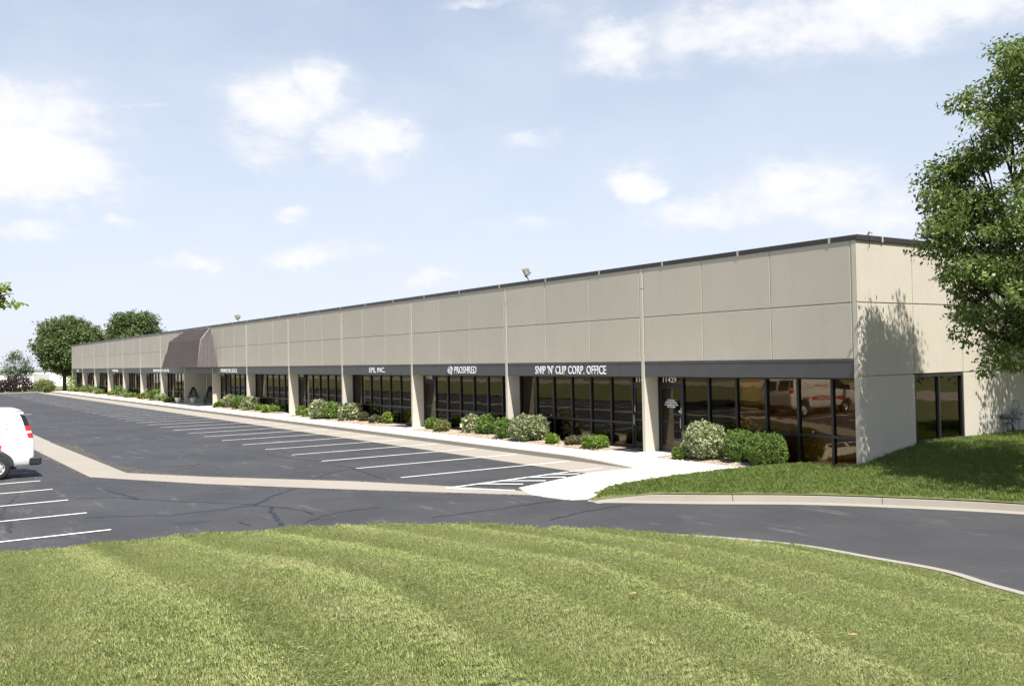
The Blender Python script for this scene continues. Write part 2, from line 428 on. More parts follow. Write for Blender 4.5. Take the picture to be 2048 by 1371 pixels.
# ------------------------------------------------------------------ ground surfaces
LOT_Z = -0.15
def seg_dist(P, poly):
    """distance of points P (N,2) to an open polyline"""
    best = np.full(len(P), 1e9)
    for a, b in zip(poly[:-1], poly[1:]):
        a = np.array(a); b = np.array(b); ab = b - a
        t = np.clip(((P - a) @ ab) / (ab @ ab), 0, 1)
        best = np.minimum(best, np.linalg.norm(P - (a + t[:, None] * ab), axis=1))
    return best
def inside(P, poly):
    x, y = P[:, 0], P[:, 1]; r = np.zeros(len(P), bool); n = len(poly)
    for i in range(n):
        x0, y0 = poly[i]; x1, y1 = poly[(i + 1) % n]
        c = ((y0 > y) != (y1 > y)) & (x < (x1 - x0) * (y - y0) / (y1 - y0 + 1e-12) + x0); r ^= c
    return r
def smooth_line(pts, n=6):
    pts = [np.array(p, float) for p in pts]; out = []
    for i in range(len(pts) - 1):
        p0, p1, p2, p3 = pts[max(i - 1, 0)], pts[i], pts[i + 1], pts[min(i + 2, len(pts) - 1)]
        for k in range(n):
            t = k / n
            out.append(.5 * ((2 * p1) + (-p0 + p2) * t + (2 * p0 - 5 * p1 + 4 * p2 - p3) * t * t + (-p0 + 3 * p1 - 3 * p2 + p3) * t ** 3))
    out.append(pts[-1]); return [tuple(p) for p in out]
def offset_line(line, d):
    """shift a polyline to its left by d"""
    a = np.array(line); t = np.gradient(a, axis=0); t /= np.linalg.norm(t, axis=1, keepdims=True)
    return [tuple(p) for p in a + np.stack([-t[:, 1], t[:, 0]], 1) * d]
def ribbon(mb, l0, l1, z0, z1):
    n = len(l0); vs = [(p[0], p[1], z0) for p in l0] + [(p[0], p[1], z1) for p in l1]
    mb.add(vs, [(i, i + 1, n + i + 1, n + i) for i in range(n - 1)]); return mb

# far ground
g = MB(); g.poly([(-2500, -2500), (2500, -2500), (2500, 2500), (-2500, 2500)], -0.32)
tag(g.build('ground', 'turf'), 'wide green ground reaching to the horizon', kind='structure')

W = 7.7937
XL = -15 * W
# parking lot (asphalt)
lot = MB()
lot.poly([(-119.5, -22.4), (-3.9, -22.4), (-3.9, -19), (0, -12), (9, -9.2), (60, -16), (60, 3), (12, 1.2), (5, -1), (-1, -5.5), (-4, -5), (-5, -2.9), (-119.5, -2.9)], LOT_Z)
LOT = tag(lot.build('parking_lot', 'asphalt'), 'dark sealed asphalt parking lot with white stall lines', kind='structure')

# far end of the lot: kerb and verge
vb = MB(); vb.box(-119.65, -119.5, -22.5, -3.0, -.3, 0.0)
tag(vb.build('kerb', 'curb'), 'pale kerb across the far end of the lot', kind='structure')

# island lawn in front: edge next to the asphalt
EDGE = smooth_line([(-4.15, -26), (-4.15, -21)] + [tuple(onZ(x, y, .03)[:2]) for x, y in ((0, 1103), (200, 1085), (450, 1063), (700, 1049), (900, 1045.5), (1200, 1057), (1420, 1067), (1600, 1083), (1750, 1108), (1900, 1135), (2048, 1177))] + [(11.5, -8.8), (16, -10.2), (30, -13.5), (60, -18)], 5)
ISLE = EDGE + [(60, -44), (-4.15, -44)]
def isle_h(P):
    d = seg_dist(P, EDGE)
    h = -.03 + .126 * np.maximum(d - .15, 0)
    h = np.minimum(h, 1.42 + .02 * d)
    back = np.clip((P[:, 1] + 44) / 16, 0, 1); h = np.minimum(h, .5 + back * 1.3)
    return h + .035 * np.sin(P[:, 0] * .55 + 1.0) * np.sin(P[:, 1] * .5) * np.clip(d / 3, 0, 1)
def height_sheet(name, poly, edge, hfun, step, bounds, mat, fine=None):
    xs = np.arange(bounds[0], bounds[1] + .01, step); ys = np.arange(bounds[2], bounds[3] + .01, step)
    X, Y = np.meshgrid(xs, ys); P = np.stack([X.ravel(), Y.ravel()], 1)
    ins = inside(P, poly) & (seg_dist(P, edge) > step * .35)
    idx = -np.ones(len(P), int); idx[ins] = np.arange(ins.sum())
    pts = [tuple(p) for p in P[ins]]; E_ = [e for e in edge if bounds[0] - 1 <= e[0] <= bounds[1] + 1 and bounds[2] - 1 <= e[1] <= bounds[3] + 1]
    from mathutils.geometry import delaunay_2d_cdt
    allp = pts + E_
    r = delaunay_2d_cdt([Vector(p) for p in allp], [], [], 0, 1e-4)
    vv = np.array([v[:] for v in r[0]]); tri = np.array([f for f in r[2]])
    cen = vv[tri].mean(1); keep = inside(cen, poly); tri = tri[keep]
    z = hfun(vv); me = np_mesh(name, np.column_stack([vv, z]), tri, 3, mat, True)
    return link(bpy.data.objects.new(name, me))
lawn_front = height_sheet('lawn', ISLE, EDGE, isle_h, .55, (-4.2, 40, -44, -6), 'turf')
tag(lawn_front, 'raised green lawn island with mowing stripes in the foreground', kind='structure')
# its kerb
def kerb(name, line, w_top, side, ztop, zbot, label, taper=0):
    """concrete kerb: top, face; pieces about 3 m long"""
    root = empty(name, (line[0][0], line[0][1], zbot)); tag(root, label, kind='structure')
    inner = offset_line(line, side * w_top)
    n = len(line); i = 0
    while i < n - 1:
        j = i; dist = 0
        while j < n - 1 and dist < 3.0:
            dist += math.dist(line[j], line[j + 1]); j += 1
        a, b = line[i:j + 1], inner[i:j + 1]
        k = len(a); fo = offset_line(a, -side * .03) if k > 1 else a
        zt = [ztop - (ztop - zbot - .02) * max(0.0, 1 - math.dist(p, line[0]) / taper) if taper else ztop for p in a]
        vs = [(p[0], p[1], zbot) for p in fo] + [(p[0], p[1], z_ - .015) for p, z_ in zip(a, zt)] + [(p[0] * .9 + q[0] * .1, p[1] * .9 + q[1] * .1, z_) for p, q, z_ in zip(a, b, zt)] + [(q[0], q[1], z_ + .001) for q, z_ in zip(b, zt)] + [(q[0], q[1], zbot) for q in b]
        # tiny gap between the pieces
        fs = []
        for r_ in range(4):
            for q in range(k - 1): fs.append((r_ * k + q, r_ * k + q + 1, (r_ + 1) * k + q + 1, (r_ + 1) * k + q))
        fs += [tuple(r_ * k for r_ in range(5)), tuple(r_ * k + k - 1 for r_ in range(5))]
        vs = [Vector(v) for v in vs]
        c = sum(vs, Vector()) / len(vs); sc = 1 - .012 / max(dist, .3)
        vs = [Vector((c.x + (v.x - c.x) * sc, c.y + (v.y - c.y) * sc, v.z)) - Vector((line[0][0], line[0][1], zbot)) for v in vs]
        mb = MB().add(vs, fs); mb.build('kerb_stone', 'curb', root); i = j
    return root
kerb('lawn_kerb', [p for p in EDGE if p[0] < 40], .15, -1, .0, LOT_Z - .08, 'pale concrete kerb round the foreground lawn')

# lawn by the end wall
KERB2 = smooth_line([tuple(onZ(x, y, 0)[:2]) for x, y in ((1180, 989), (1220, 987), (1400, 989), (1600, 990), (1800, 996), (2048, 1008))] + [(8.5, -.2), (14, .9), (40, 2.5)], 6)
WALKR = [(-2.32, -.55), (-2.5, -2.2), (-2.55, -4.2), (-2.2, -6.4), KERB2[0]]
LAWN2 = [(-2.32, -.55)] + WALKR[1:] + KERB2[1:] + [(40, 23), (.12, 23), (.12, .02), (-.2, -.55)]
E2 = WALKR + KERB2[1:]
def lawn2_h(P):
    d = seg_dist(P, KERB2); dw = seg_dist(P, WALKR)
    s = np.clip((P[:, 1] + 1.3) / 4.6, 0, 1); s = s * s * (3 - 2 * s)
    h = .02 + .04 * np.minimum(d, 3.5) + .44 * s * np.clip(d / 4.0, 0, 1)
    d0 = np.linalg.norm(P - np.array(KERB2[0]), axis=1)
    h = np.minimum(h, .012 + dw * .16)
    return np.where(d0 < 1.4, np.minimum(h, -.165 * (1 - d0 / 1.4) + .012 + .10 * d), h)
lawn_side = height_sheet('lawn', LAWN2, E2, lawn2_h, .45, (-2.6, 40, -7.2, 23), 'turf')
tag(lawn_side, 'green lawn sloping up to the end wall of the building', kind='structure')
kerb('driveway_kerb', KERB2, .15, 1, .0, LOT_Z - .02, 'pale concrete kerb with chipped face along the lawn by the end wall', 1.3)
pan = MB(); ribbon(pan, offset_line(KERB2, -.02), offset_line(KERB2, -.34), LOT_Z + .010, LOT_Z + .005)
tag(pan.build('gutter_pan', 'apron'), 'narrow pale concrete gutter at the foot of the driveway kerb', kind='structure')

# sidewalk, in 1.5 m slabs, with kerb face; gutter band in front of it
side = empty('sidewalk', (-60, -1.6, 0)); tag(side, 'white concrete sidewalk along the shop fronts', kind='structure')
SW0, SW1 = -2.22, -0.88
slab = MB(); slab.cbox(-.744, .744, 0, SW1 - SW0, -.3, 0, .008); slab_me = slab.mesh('slab', 'walk')
x = -8.65; k = 0
while x > XL - 1:
    inst('slab', slab_me, side, (x - .75 + 60, SW0 + 1.6, 0.0)); x -= 1.5
XSW = x
for (xa_, xb_, za, zb) in ((-8.65, -7.15, 0, -.05), (-7.15, -5.65, -.05, -.125)):
    mb = MB(); q = .006
    mb.add([(xa_ + q, SW0, za), (xb_ - q, SW0, zb), (xb_ - q, SW1, 0), (xa_ + q, SW1, 0), (xa_ + q, SW0, -.3), (xb_ - q, SW0, -.3), (xb_ - q, SW1, -.3), (xa_ + q, SW1, -.3)], [(0, 1, 2, 3), (0, 4, 5, 1), (1, 5, 6, 2), (3, 7, 4, 0)])
    mb.build('slab', 'walk', side).location = (60, 1.6, 0)
    mb = MB(); mb.add([(xa_ + q, SW0 - .16, za - .004), (xb_ - q, SW0 - .16, zb - .004), (xb_ - q, SW0 - .012, zb - .004), (xa_ + q, SW0 - .012, za - .004), (xa_ + q, SW0 - .16, -.3), (xb_ - q, SW0 - .16, -.3)], [(0, 1, 2, 3), (0, 4, 5, 1)])
    mb.build('kerb_edge', 'curb', side).location = (60, 1.6, 0)
fb = MB(); fb.box(XSW, -8.65, SW0 - .16, SW0 - .012, -.3, -.004)
fb.build('kerb_edge', 'curb', side).location = (60, 1.6, 0)
# pads to the doors at the piers between two doors
DOORFINS = [1, 3, 5, 7, 8, 10, 12, 14]
for kf in DOORFINS:
    wl, wr = (1.25, 1.25)
    if kf == 7: wl, wr = 4.0, 1.25
    if kf == 8: wl, wr = 1.25, 4.0 - .2
    mb = MB(); mb.cbox(-kf * W + .07 - wl, -kf * W + .07 + wr, SW1 + .006, 2.6 if kf in (7, 8) else .66, -.3, .002, .008)
    mb.build('door_pad', 'walk', side).location = (60, 1.6, 0)
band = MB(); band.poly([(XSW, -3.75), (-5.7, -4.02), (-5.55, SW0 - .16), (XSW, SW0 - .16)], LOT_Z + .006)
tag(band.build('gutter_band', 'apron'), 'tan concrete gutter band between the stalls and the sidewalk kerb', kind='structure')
# ramp apron at the corner
ap = MB()
APR = [(-5.64, SW0 - .17, -.132), (-5.68, -4.0, -.138), (-4.62, -7.05, -.138), (-3.5, -7.46, -.14), (-2.25, -7.25, -.143), (-2.05, -6.98, -.138), (-2.22, -6.3, -.10), (-2.56, -4.2, -.03), (-2.5, -2.2, 0.0), (-2.32, -.55, .004), (-2.6, SW1, .004), (-5.64, SW1, .004), (-5.64, SW0, -.124)]
from mathutils.geometry import delaunay_2d_cdt
extra = [(-3.4, -2.4, -.008), (-4.3, -2.5, -.03), (-3.3, -4.2, -.05), (-4.4, -4.2, -.09), (-3.3, -6.0, -.105), (-4.2, -6.0, -.12)]
allp = APR + extra
r_ = delaunay_2d_cdt([Vector(p[:2]) for p in allp], [(i, (i + 1) % len(APR)) for i in range(len(APR))], [], 0, 1e-5)
tri = [f for f in r_[2] if inside(np.array([np.mean([r_[0][i][:] for i in f], axis=0)]), [p[:2] for p in APR])[0]]
ap.add([(*r_[0][i][:], allp[r_[3][i][0]][2]) for i in range(len(r_[0]))], tri, True)
tag(ap.build('ramp_apron', 'walk'), 'bright white concrete ramp apron from the sidewalk corner to the lot', kind='structure')

# valley gutter crossing the lot
GN_ = ([(-119, -14.0), (-60, -14.0), (-30.5, -14.1), (-15.3, -13.95), (-12.5, -12.3), (-8.85, -9.64), (-6.0, -8.05), (-3.6, -6.9)])
GS_ = ([(-119, -15.1), (-60, -15.1), (-24.75, -15.2), (-14.9, -15.1), (-11.1, -13.0), (-7.24, -10.36), (-3.5, -7.55), (-2.3, -7.32)])
vg = MB(); ribbon(vg, GN_, GS_, LOT_Z + .004, LOT_Z + .004)
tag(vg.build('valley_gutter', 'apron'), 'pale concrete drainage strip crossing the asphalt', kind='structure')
# ravelled asphalt along it
def ragged(line, lo, hi, sd, seed):
    r = random.Random(seed); a = np.array(line); out = []
    pts = []
    for i in range(len(a) - 1):
        n = max(2, int(np.linalg.norm(a[i + 1] - a[i]) / .35))
        pts += [a[i] + (a[i + 1] - a[i]) * k / n for k in range(n)]
    return pts
for nm, line, sgn, rngx in (('north', GN_, 1, (-30, -4.2)), ('south', GS_, -1, (-30, -3))):
    pts = [p for p in ragged(line, 0, 0, 0, 1) if rngx[0] < p[0] < rngx[1]]
    off = []; r = random.Random(5 if sgn > 0 else 9)
    w = .1
    for i, p in enumerate(pts):
        w = min(.55, max(.03, w + r.uniform(-.10, .10))) if p[0] < -9 else min(.2, max(.03, w + r.uniform(-.05, .05)))
        off.append(w)
    l2 = np.array(offset_line([tuple(p) for p in pts], sgn)); l1 = np.array(pts)
    o2 = l1 + (l2 - l1) * np.array(off)[:, None]; i2 = l1 - (l2 - l1) * .04
    mb = MB(); ribbon(mb, [tuple(p) for p in i2], [tuple(p) for p in o2], LOT_Z + .008, LOT_Z + .003)
    mb.build('ravelled_edge', 'broken', LOT)

# painted stall lines: parts of the lot
def stripe(x0, y0, x1, y1, w=.10, z=LOT_Z + .009):
    d = Vector((x1 - x0, y1 - y0)); n = Vector((-d.y, d.x)).normalized() * w / 2
    k = max(2, int(d.length / .6)); r = random
    vs = []
    for i in range(k + 1):
        p = Vector((x0, y0)) + d * i / k; j = 1 + r.uniform(-.10, .10)
        vs += [(p.x + n.x * j, p.y + n.y * j, z), (p.x - n.x * j, p.y - n.y * j, z)]
    mb = MB().add(vs, [(2 * i, 2 * i + 1, 2 * i + 3, 2 * i + 2) for i in range(k)])
    return mb.build('stall_line', 'paint', LOT)
x = -5.78
xs_r = [-8.48, -11.35] + [-14.02 - 2.665 * i for i in range(39)]
for x in xs_r: stripe(x, -8.3, x + .05, -3.72)
for x in xs_r[:24]: stripe(x + .05, -3.66, x + .07, -2.5, .085)
for i, x in enumerate([-5.32, -7.9, -10.33, -12.77, -15.02, -17.6, -20.2, -22.8, -25.4, -28, -30.6, -33.2, -35.8, -38.4, -41]):
    stripe(x, -16.3 - .01 * i, x - .04, -22.2)
# hatched access aisle by the ramp
def pstripe(p, q, w, z): a, b = onZ(*p, LOT_Z), onZ(*q, LOT_Z); stripe(a[0], a[1], b[0], b[1], w, z)
pstripe((893, 976), (1136, 943.5), .11, LOT_Z + .010); pstripe((1138, 943.2), (1205, 935.5), .08, LOT_Z + .011)
pstripe((893, 976.5), (1030, 980.5), .11, LOT_Z + .012)
for i, (p, q) in enumerate((((962, 967.6), (1046, 968.2)), ((1003, 961.6), (1092, 961.4)), ((1052, 954.6), (1132, 954.0)), ((1092, 949.2), (1160, 947.4)))): pstripe(p, q, .12, LOT_Z + .013)
# crack sealing
def crack(pts, w, seed=0):
    r = random.Random(seed); P = [Vector(onZ(x, y, LOT_Z)[:2]) for x, y in pts]; out = []
    for a, b in zip(P[:-1], P[1:]):
        n = max(2, int((b - a).length / .18))
        for i in range(n):
            q = a + (b - a) * i / n; t = (b - a).normalized()
            out.append(q + Vector((-t.y, t.x)) * r.uniform(-.05, .05))
    out.append(P[-1]); vs = []
    for i, q in enumerate(out):
        t = (out[min(i + 1, len(out) - 1)] - out[max(i - 1, 0)]).normalized(); n = Vector((-t.y, t.x))
        ww = w * r.uniform(.25, 1.05) / 2
        vs += [(q.x + n.x * ww, q.y + n.y * ww, LOT_Z + .0045), (q.x - n.x * ww, q.y - n.y * ww, LOT_Z + .0045)]
    MB().add(vs, [(2 * i, 2 * i + 1, 2 * i + 3, 2 * i + 2) for i in range(len(out) - 1)]).build('crack_seal', 'tar', LOT)
for i, (pts, w) in enumerate([
    ([(210, 980), (245, 988), (275, 998)], .13), ([(275, 998), (380, 1003), (505, 1008)], .06), ([(150, 998), (210, 994), (275, 998)], .05),
    ([(170, 1035), (260, 1031), (340, 1030), (430, 1020), (505, 1010)], .06), ([(505, 1010), (550, 990), (590, 976)], .10), ([(505, 1010), (545, 1014), (590, 1017), (625, 1027)], .10),
    ([(540, 1013), (550, 1034), (562, 1050)], .13), ([(480, 1043), (500, 1050)], .10), ([(610, 1045), (650, 1030), (690, 1022), (760, 1014)], .09),
    ([(525, 905), (570, 915), (640, 922), (700, 935), (770, 958)], .06), ([(625, 958), (660, 945), (700, 938)], .05), ([(225, 919), (320, 917), (400, 908)], .045),
    ([(130, 892), (190, 888), (240, 882)], .04), ([(330, 945), (380, 935), (400, 925)], .04), ([(100, 882), (220, 868), (300, 856)], .035),
    ([(0, 1030), (15, 1045), (20, 1065)], .14), ([(35, 990), (15, 1010), (0, 1030)], .10), ([(1100, 1040), (1180, 1020), (1260, 1008)], .05), ([(860, 1035), (990, 1018), (1120, 1000)], .05)]):
    crack(pts, w, i)

# planting beds
def bed(x0, x1, label):
    mb = MB(); n = 40; vs = []
    for j in range(n + 1):
        x = x0 + (x1 - x0) * j / n
        f = SW1 + .01 if x < -2.9 else SW1 + .01 + (x + 2.9) * .05
        vs += [(x, f, -.02), (x, -.3, .035 + .015 * math.sin(x * 5)), (x, .7, .02)]
    mb.add(vs, [(3 * j + a, 3 * j + 3 + a, 3 * j + 4 + a, 3 * j + 1 + a) for j in range(n) for a in (0, 1)], True)
    tag(mb.build('planting_bed', 'mulch'), label, kind='structure')
BEDX = [(-1 * W + 1.33, -.02), (-3 * W + 1.33, -1 * W - 1.19), (-5 * W + 1.33, -3 * W - 1.19), (-7 * W + 1.33, -5 * W - 1.19), (-10 * W + 1.33, -8 * W - 1.19), (-12 * W + 1.33, -10 * W - 1.19), (-14 * W + 1.33, -12 * W - 1.19), (-15 * W - 1, -14 * W - 1.19)]
BEDN = ['the bed beside the corner of the building', 'the bed below the PROSHRED sign', 'the bed below the EPS sign', 'the bed below the FINANCIAL EDGE sign', 'the first bed left of the canopy', 'the second bed left of the canopy', 'the third bed left of the canopy', 'the last bed at the far end']
for (a, b), nme in zip(BEDX, BEDN): bed(a, b, 'gravel mulch of ' + nme)

rd = MB(); rd.poly([(.16, 23), (70, 23), (70, 38), (.16, 38)], .32); tag(rd.build('rear_drive', 'street'), 'pale concrete drive behind the lawn at the end wall', kind='structure')
# land behind the camera, mirrored in the windows
sl_ = MB(); sl_.add([(-200, -22.5, -.1), (-4.2, -22.5, -.1), (-4.2, -38, .35), (-200, -38, .35)], [(0, 1, 2, 3)])
tag(sl_.build('verge', 'turf'), 'grass verge behind the near row of stalls', kind='structure')
st_ = MB(); st_.poly([(-220, -38), (150, -38), (150, -48), (-220, -48)], .36)
tag(st_.build('street', 'street'), 'pale concrete street behind the photographer', kind='structure')
hl = MB(); hl.add([(-400, -48, .3), (400, -48, .3), (400, -90, 3.0), (-400, -90, 3.0), (400, -400, 9), (-400, -400, 9)], [(0, 1, 2, 3), (3, 2, 4, 5)])
tag(hl.build('far_field', 'turf'), 'rising grass field across the street', kind='structure')

# ------------------------------------------------------------------ the building
HG, HFT, HFB, HC = 4.286, 2.872, 2.40, 5.85
FW = .14                                   # pier thickness
YG = .62                                   # storefront plane
B = empty('office_building', (XL / 2, 0, 0))
tag(B, 'long single-storey beige precast concrete office building with dark storefront windows', 'building')
BO = Vector((-XL / 2, 0, 0))
def part(mb, name, mat, parent=None):
    o = mb.build(name, mat, parent or B)
    if parent is None: o.location = BO
    return o
def ipart(name, me, loc): return inst(name, me, B, tuple(Vector(loc) + BO))

# cores behind the panels, roof
c = MB(); c.box(XL + .02, -.01, .035, .30, HFB + .01, HC - .02); part(c, 'facade_core', 'core')
c = MB()
c.box(-.20, .112, .64, 2.36, -.3, HC - .02); c.box(-.20, .112, 4.76, 30, -.3, HC - .02); c.box(-.20, .112, 2.36, 4.76, -.3, .60); c.box(-.20, .112, 2.36, 4.76, 2.45, HC - .02)
part(c, 'end_wall_core', 'core')
c = MB(); c.box(XL + .02, XL + .25, .64, 30, -.3, HC - .02); c.box(XL + .25, -.2, 29.8, 30, -.3, HC - .02); part(c, 'rear_wall', 'core')
c = MB(); c.box(XL + .02, .1, .28, 29.9, HC - .25, HC - .03); part(c, 'roof', 'roof_grey')

# facade panels: three to a bay, two rows
pw = (W - FW - .05) / 3
def panel_mesh(w, z0, z1, nm):
    mb = MB(); mb.cbox(.015, w - .015, 0, .033, z0 + .014, z1 - .014, .012); return mb.mesh(nm, 'panel')
up_me = panel_mesh(pw, HG, HC + .03, 'panel'); lo_me = panel_mesh(pw, HFT, HG, 'panel')
for k in range(15):
    for j in range(3):
        x0 = -(k + 1) * W + FW + .025 + j * pw
        ipart('panel', up_me, (x0, .004, 0)); ipart('panel', lo_me, (x0, .004, 0))
# piers (thin fins): lower and upper piece
fl = MB(); fl.cbox(.0, FW, 0, YG + .1, -.1, 5.18, .008); fl_me = fl.mesh('pier', 'fin')
fu = MB(); fu.cbox(.0, FW, 0, .2, 5.205, HC + .03, .008); fu_me = fu.mesh('pier_cap', 'fin')
f0 = MB(); f0.cbox(.0, FW - .027, 0, YG + .05, -.3, HC + .03, .006); f0_me = f0.mesh('corner_pier', 'fin')
for k in range(16):
    if k == 0: ipart('corner_pier', f0_me, (0, 0, 0)); continue
    ipart('pier', fl_me, (-k * W, 0, 0)); ipart('pier_cap', fu_me, (-k * W, 0, 0))
# joint sealant behind the grooves (pale)
jm = MB().box(-.016, .016, .022, .036, HFT + .02, HC).mesh('joint_sealant', 'joint')
for k in range(15):
    for j in range(4): ipart('joint_sealant', jm, (-(k + 1) * W + FW + .025 + j * pw, 0, 0))

# end wall panels
EY = [0.0, 2.392, 4.733]
while EY[-1] < 29: EY.append(EY[-1] + 2.34)
rows = [(-.35, 2.438), (2.438, HG), (HG, HC + .03)]
for i in range(len(EY) - 1):
    for r_i, (z0, z1) in enumerate(rows):
        if i == 1 and r_i == 0: z1 = .605
        mb = MB(); mb.cbox(.113, .140, EY[i] + (.0 if i == 0 else .010), EY[i + 1] - .010, z0 + .014, z1 - (.014 if not (i == 1 and r_i == 0) else 0), .009)
        part(mb, 'panel', 'panel')
# window in the end wall
WY0, WY1, WZ0, WZ1 = 2.395, 4.73, .61, 2.43
mb = MB()
mb.box(.02, .125, WY0, WY0 + .07, WZ0, WZ1); mb.box(.02, .125, WY1 - .07, WY1, WZ0, WZ1)
mb.box(.02, .125, WY0 + .07, WY1 - .07, WZ1 - .08, WZ1); mb.box(.02, .128, WY0 + .07, WY1 - .07, WZ0, WZ0 + .07)
mb.box(.02, .12, (WY0 + WY1) / 2 - .035, (WY0 + WY1) / 2 + .035, WZ0 + .07, WZ1 - .08)
ew = part(mb, 'window', 'frame')
for s in (0, 1):
    a = WY0 + .07 if s == 0 else (WY0 + WY1) / 2 + .035; b = (WY0 + WY1) / 2 - .035 if s == 0 else WY1 - .07
    MB().box(.058, .066, a, b, WZ0 + .07, WZ1 - .08).build('pane', 'glass', ew)
mb = MB(); mb.box(.10, .165, WY0 - .01, WY1 + .01, WZ0 - .045, WZ0 - .002); mb.build('sill', 'frame', ew)

# coping in 3 m lengths with light joint covers
def coping(p0, p1, n_out, name='coping'):
    mb = MB(); mb
x = .155
xj = [.155, -.62]
while xj[-1] > XL: xj.append(xj[-1] - 3.05)
xj[-1] = XL - .03
for a, b in zip(xj[:-1], xj[1:]):
    mb = MB(); mb.cbox(b + .004, a - .004, -.018, .30, HC - .012, HC + .125, .012); part(mb, 'coping', 'coping')
    if b > XL + 1:
        mb = MB(); mb.box(b - .03, b + .03, -.026, -.016, HC - .02, HC + .118); mb.box(b - .03, b + .03, -.026, .2, HC + .118, HC + .132); part(mb, 'joint_cover', 'clip')
yj = [-.018, 1.05]
while yj[-1] < 29.5: yj.append(yj[-1] + 3.05)
for a, b in zip(yj[:-1], yj[1:]):
    mb = MB(); mb.cbox(-.2, .188, max(a, .304) + .004 if a > 0 else -.018, b - .004, HC - .0125, HC + .1255, .012) if a > 0 else mb.cbox(.158, .188, -.018, b - .004, HC - .0125, HC + .1255, .008)
    if a < 0: mb.cbox(-.2, .157, .304, b - .004, HC - .0125, HC + .1255, .008)
    part(mb, 'coping', 'coping')
    if a > -1:
        mb = MB(); mb.box(.186, .196, b - .03, b + .03, HC - .02, HC + .118); part(mb, 'joint_cover', 'clip')

# fascia bands, soffit
for k in range(15):
    xa, xb = -(k + 1) * W + FW + .006, -k * W - .006
    mb = MB(); n = 7
    for j in range(n):
        a, b = xa + (xb - xa) * j / n, xa + (xb - xa) * (j + 1) / n
        mb.cbox(a + .001, b - .001, .016, .05, HFB, HFT - .055, .003)
    mb.box(xa, xb, .008, .05, HFT - .055, HFT - .006)
    fo = part(mb, 'fascia', 'bronze')
    mb = MB(); mb.box(xa, xb, .051, YG + .08, HFB + .022, HFB + .05); part(mb, 'soffit', 'bronze')

# storefronts
MODW = (W - FW) / 7
def storefront(k):
    xa = -(k + 1) * W + FW; left = (k % 2 == 0) if k < 7 else (k % 2 == 1)
    di = 0 if left else 6
    mb = MB(); y0, y1 = YG - .05, YG + .07
    for j in range(8):
        x = xa + j * MODW
        a, b = (x, x + .055) if j == 0 else ((x - .055, x) if j == 7 else (x - .036, x + .036))
        mb.box(a, b, y0, y1, -.02, HFB + .02)
    for j in range(7):
        a = xa + j * MODW + (.055 if j == 0 else .036); b = xa + (j + 1) * MODW - (.055 if j == 6 else .036)
        mb.box(a, b, y0 + .004, y1 - .004, HFB - .055, HFB + .018)
        if j != di:
            mb.box(a, b, y0 + .004, y1 - .004, -.02, .085); mb.box(a, b, y0 + .008, y1 - .008, .80, .875)
        else: mb.box(a, b, y0 + .004, y1 - .004, 2.125, 2.19)
    sf = part(mb, 'storefront', 'frame')
    for j in range(7):
        a = xa + j * MODW + (.055 if j == 0 else .036); b = xa + (j + 1) * MODW - (.055 if j == 6 else .036)
        if j == di: spans = ((2.19, HFB - .055),)
        else: spans = ((.085, .80), (.875, HFB - .055))
        for z0, z1 in spans: MB().box(a, b, YG + .008, YG + .016, z0, z1).build('pane', 'glass', sf)
    a = xa + di * MODW + (.055 if di == 0 else .036) + .004; b = xa + (di + 1) * MODW - (.055 if di == 6 else .036) - .004
    mb = MB(); ya, yb = YG - .02, YG + .03
    mb.box(a, a + .085, ya, yb, .015, 2.118); mb.box(b - .085, b, ya, yb, .015, 2.118)
    mb.box(a + .085, b - .085, ya, yb, 2.02, 2.118); mb.box(a + .085, b - .085, ya, yb, .015, .22); mb.box(a + .085, b - .085, ya, yb, .93, .985)
    d = part(mb, 'door', 'frame')
    MB().box(a + .085, b - .085, YG + .004, YG + .012, .985, 2.02).build('pane', 'glass', d)
    MB().box(a + .085, b - .085, YG + .004, YG + .012, .22, .93).build('pane', 'glass', d)
    hx = b - .05 if left else a + .05
    mb = MB(); mb.tube([(hx, ya - .012, .78), (hx, ya - .05, .80), (hx, ya - .05, 1.10), (hx, ya - .012, 1.12)], .013, 8)
    mb.box(hx - .018, hx + .018, ya - .008, ya - .001, 1.22, 1.42); mb.build('handle', 'steel', d)
    return sf, d, (a, b)
SF = {}
for k in range(15):
    if k != 7: SF[k] = storefront(k)
# house numbers over the doors
NUMS = {0: '11429', 1: '11427', 2: '11425', 4: '11421', 6: '11417', 9: '11411', 11: '11407', 13: '11403'}
for k, s in NUMS.items():
    a, b = SF[k][2]; me = text_mesh('door_number', s, .60, .165, 'cream_letter', .008, .006)
    o = inst('door_number', me, SF[k][1], ((a + b) / 2 - .30, YG - .055, 2.205))
a, b = SF[0][2]
me = text_mesh('door_lettering', 'Keith Larson\nPercussion Studios\nFor Appointment Call\n913-317-8847', .58, .27, 'white_letter', .004, .02)
inst('door_lettering', me, SF[0][1], ((a + b) / 2 - .30, YG - .001, 1.40))
mb = MB(); mb.lathe([(0, 0), (.045, 0), (.045, .004), (0, .004)], (b - .14, YG - .002, 1.30), 'y', 16); mb.build('sticker', 'sticker', SF[0][1])
for kk, xx in ((0, -5.1), (0, -1.75), (1, -13.5)):
    mb = MB(); mb.lathe([(0, 0), (.03, 0), (.03, .004), (0, .004)], (xx, YG + .002, .93), 'y', 14); mb.build('sticker', 'clip', SF[kk][0])

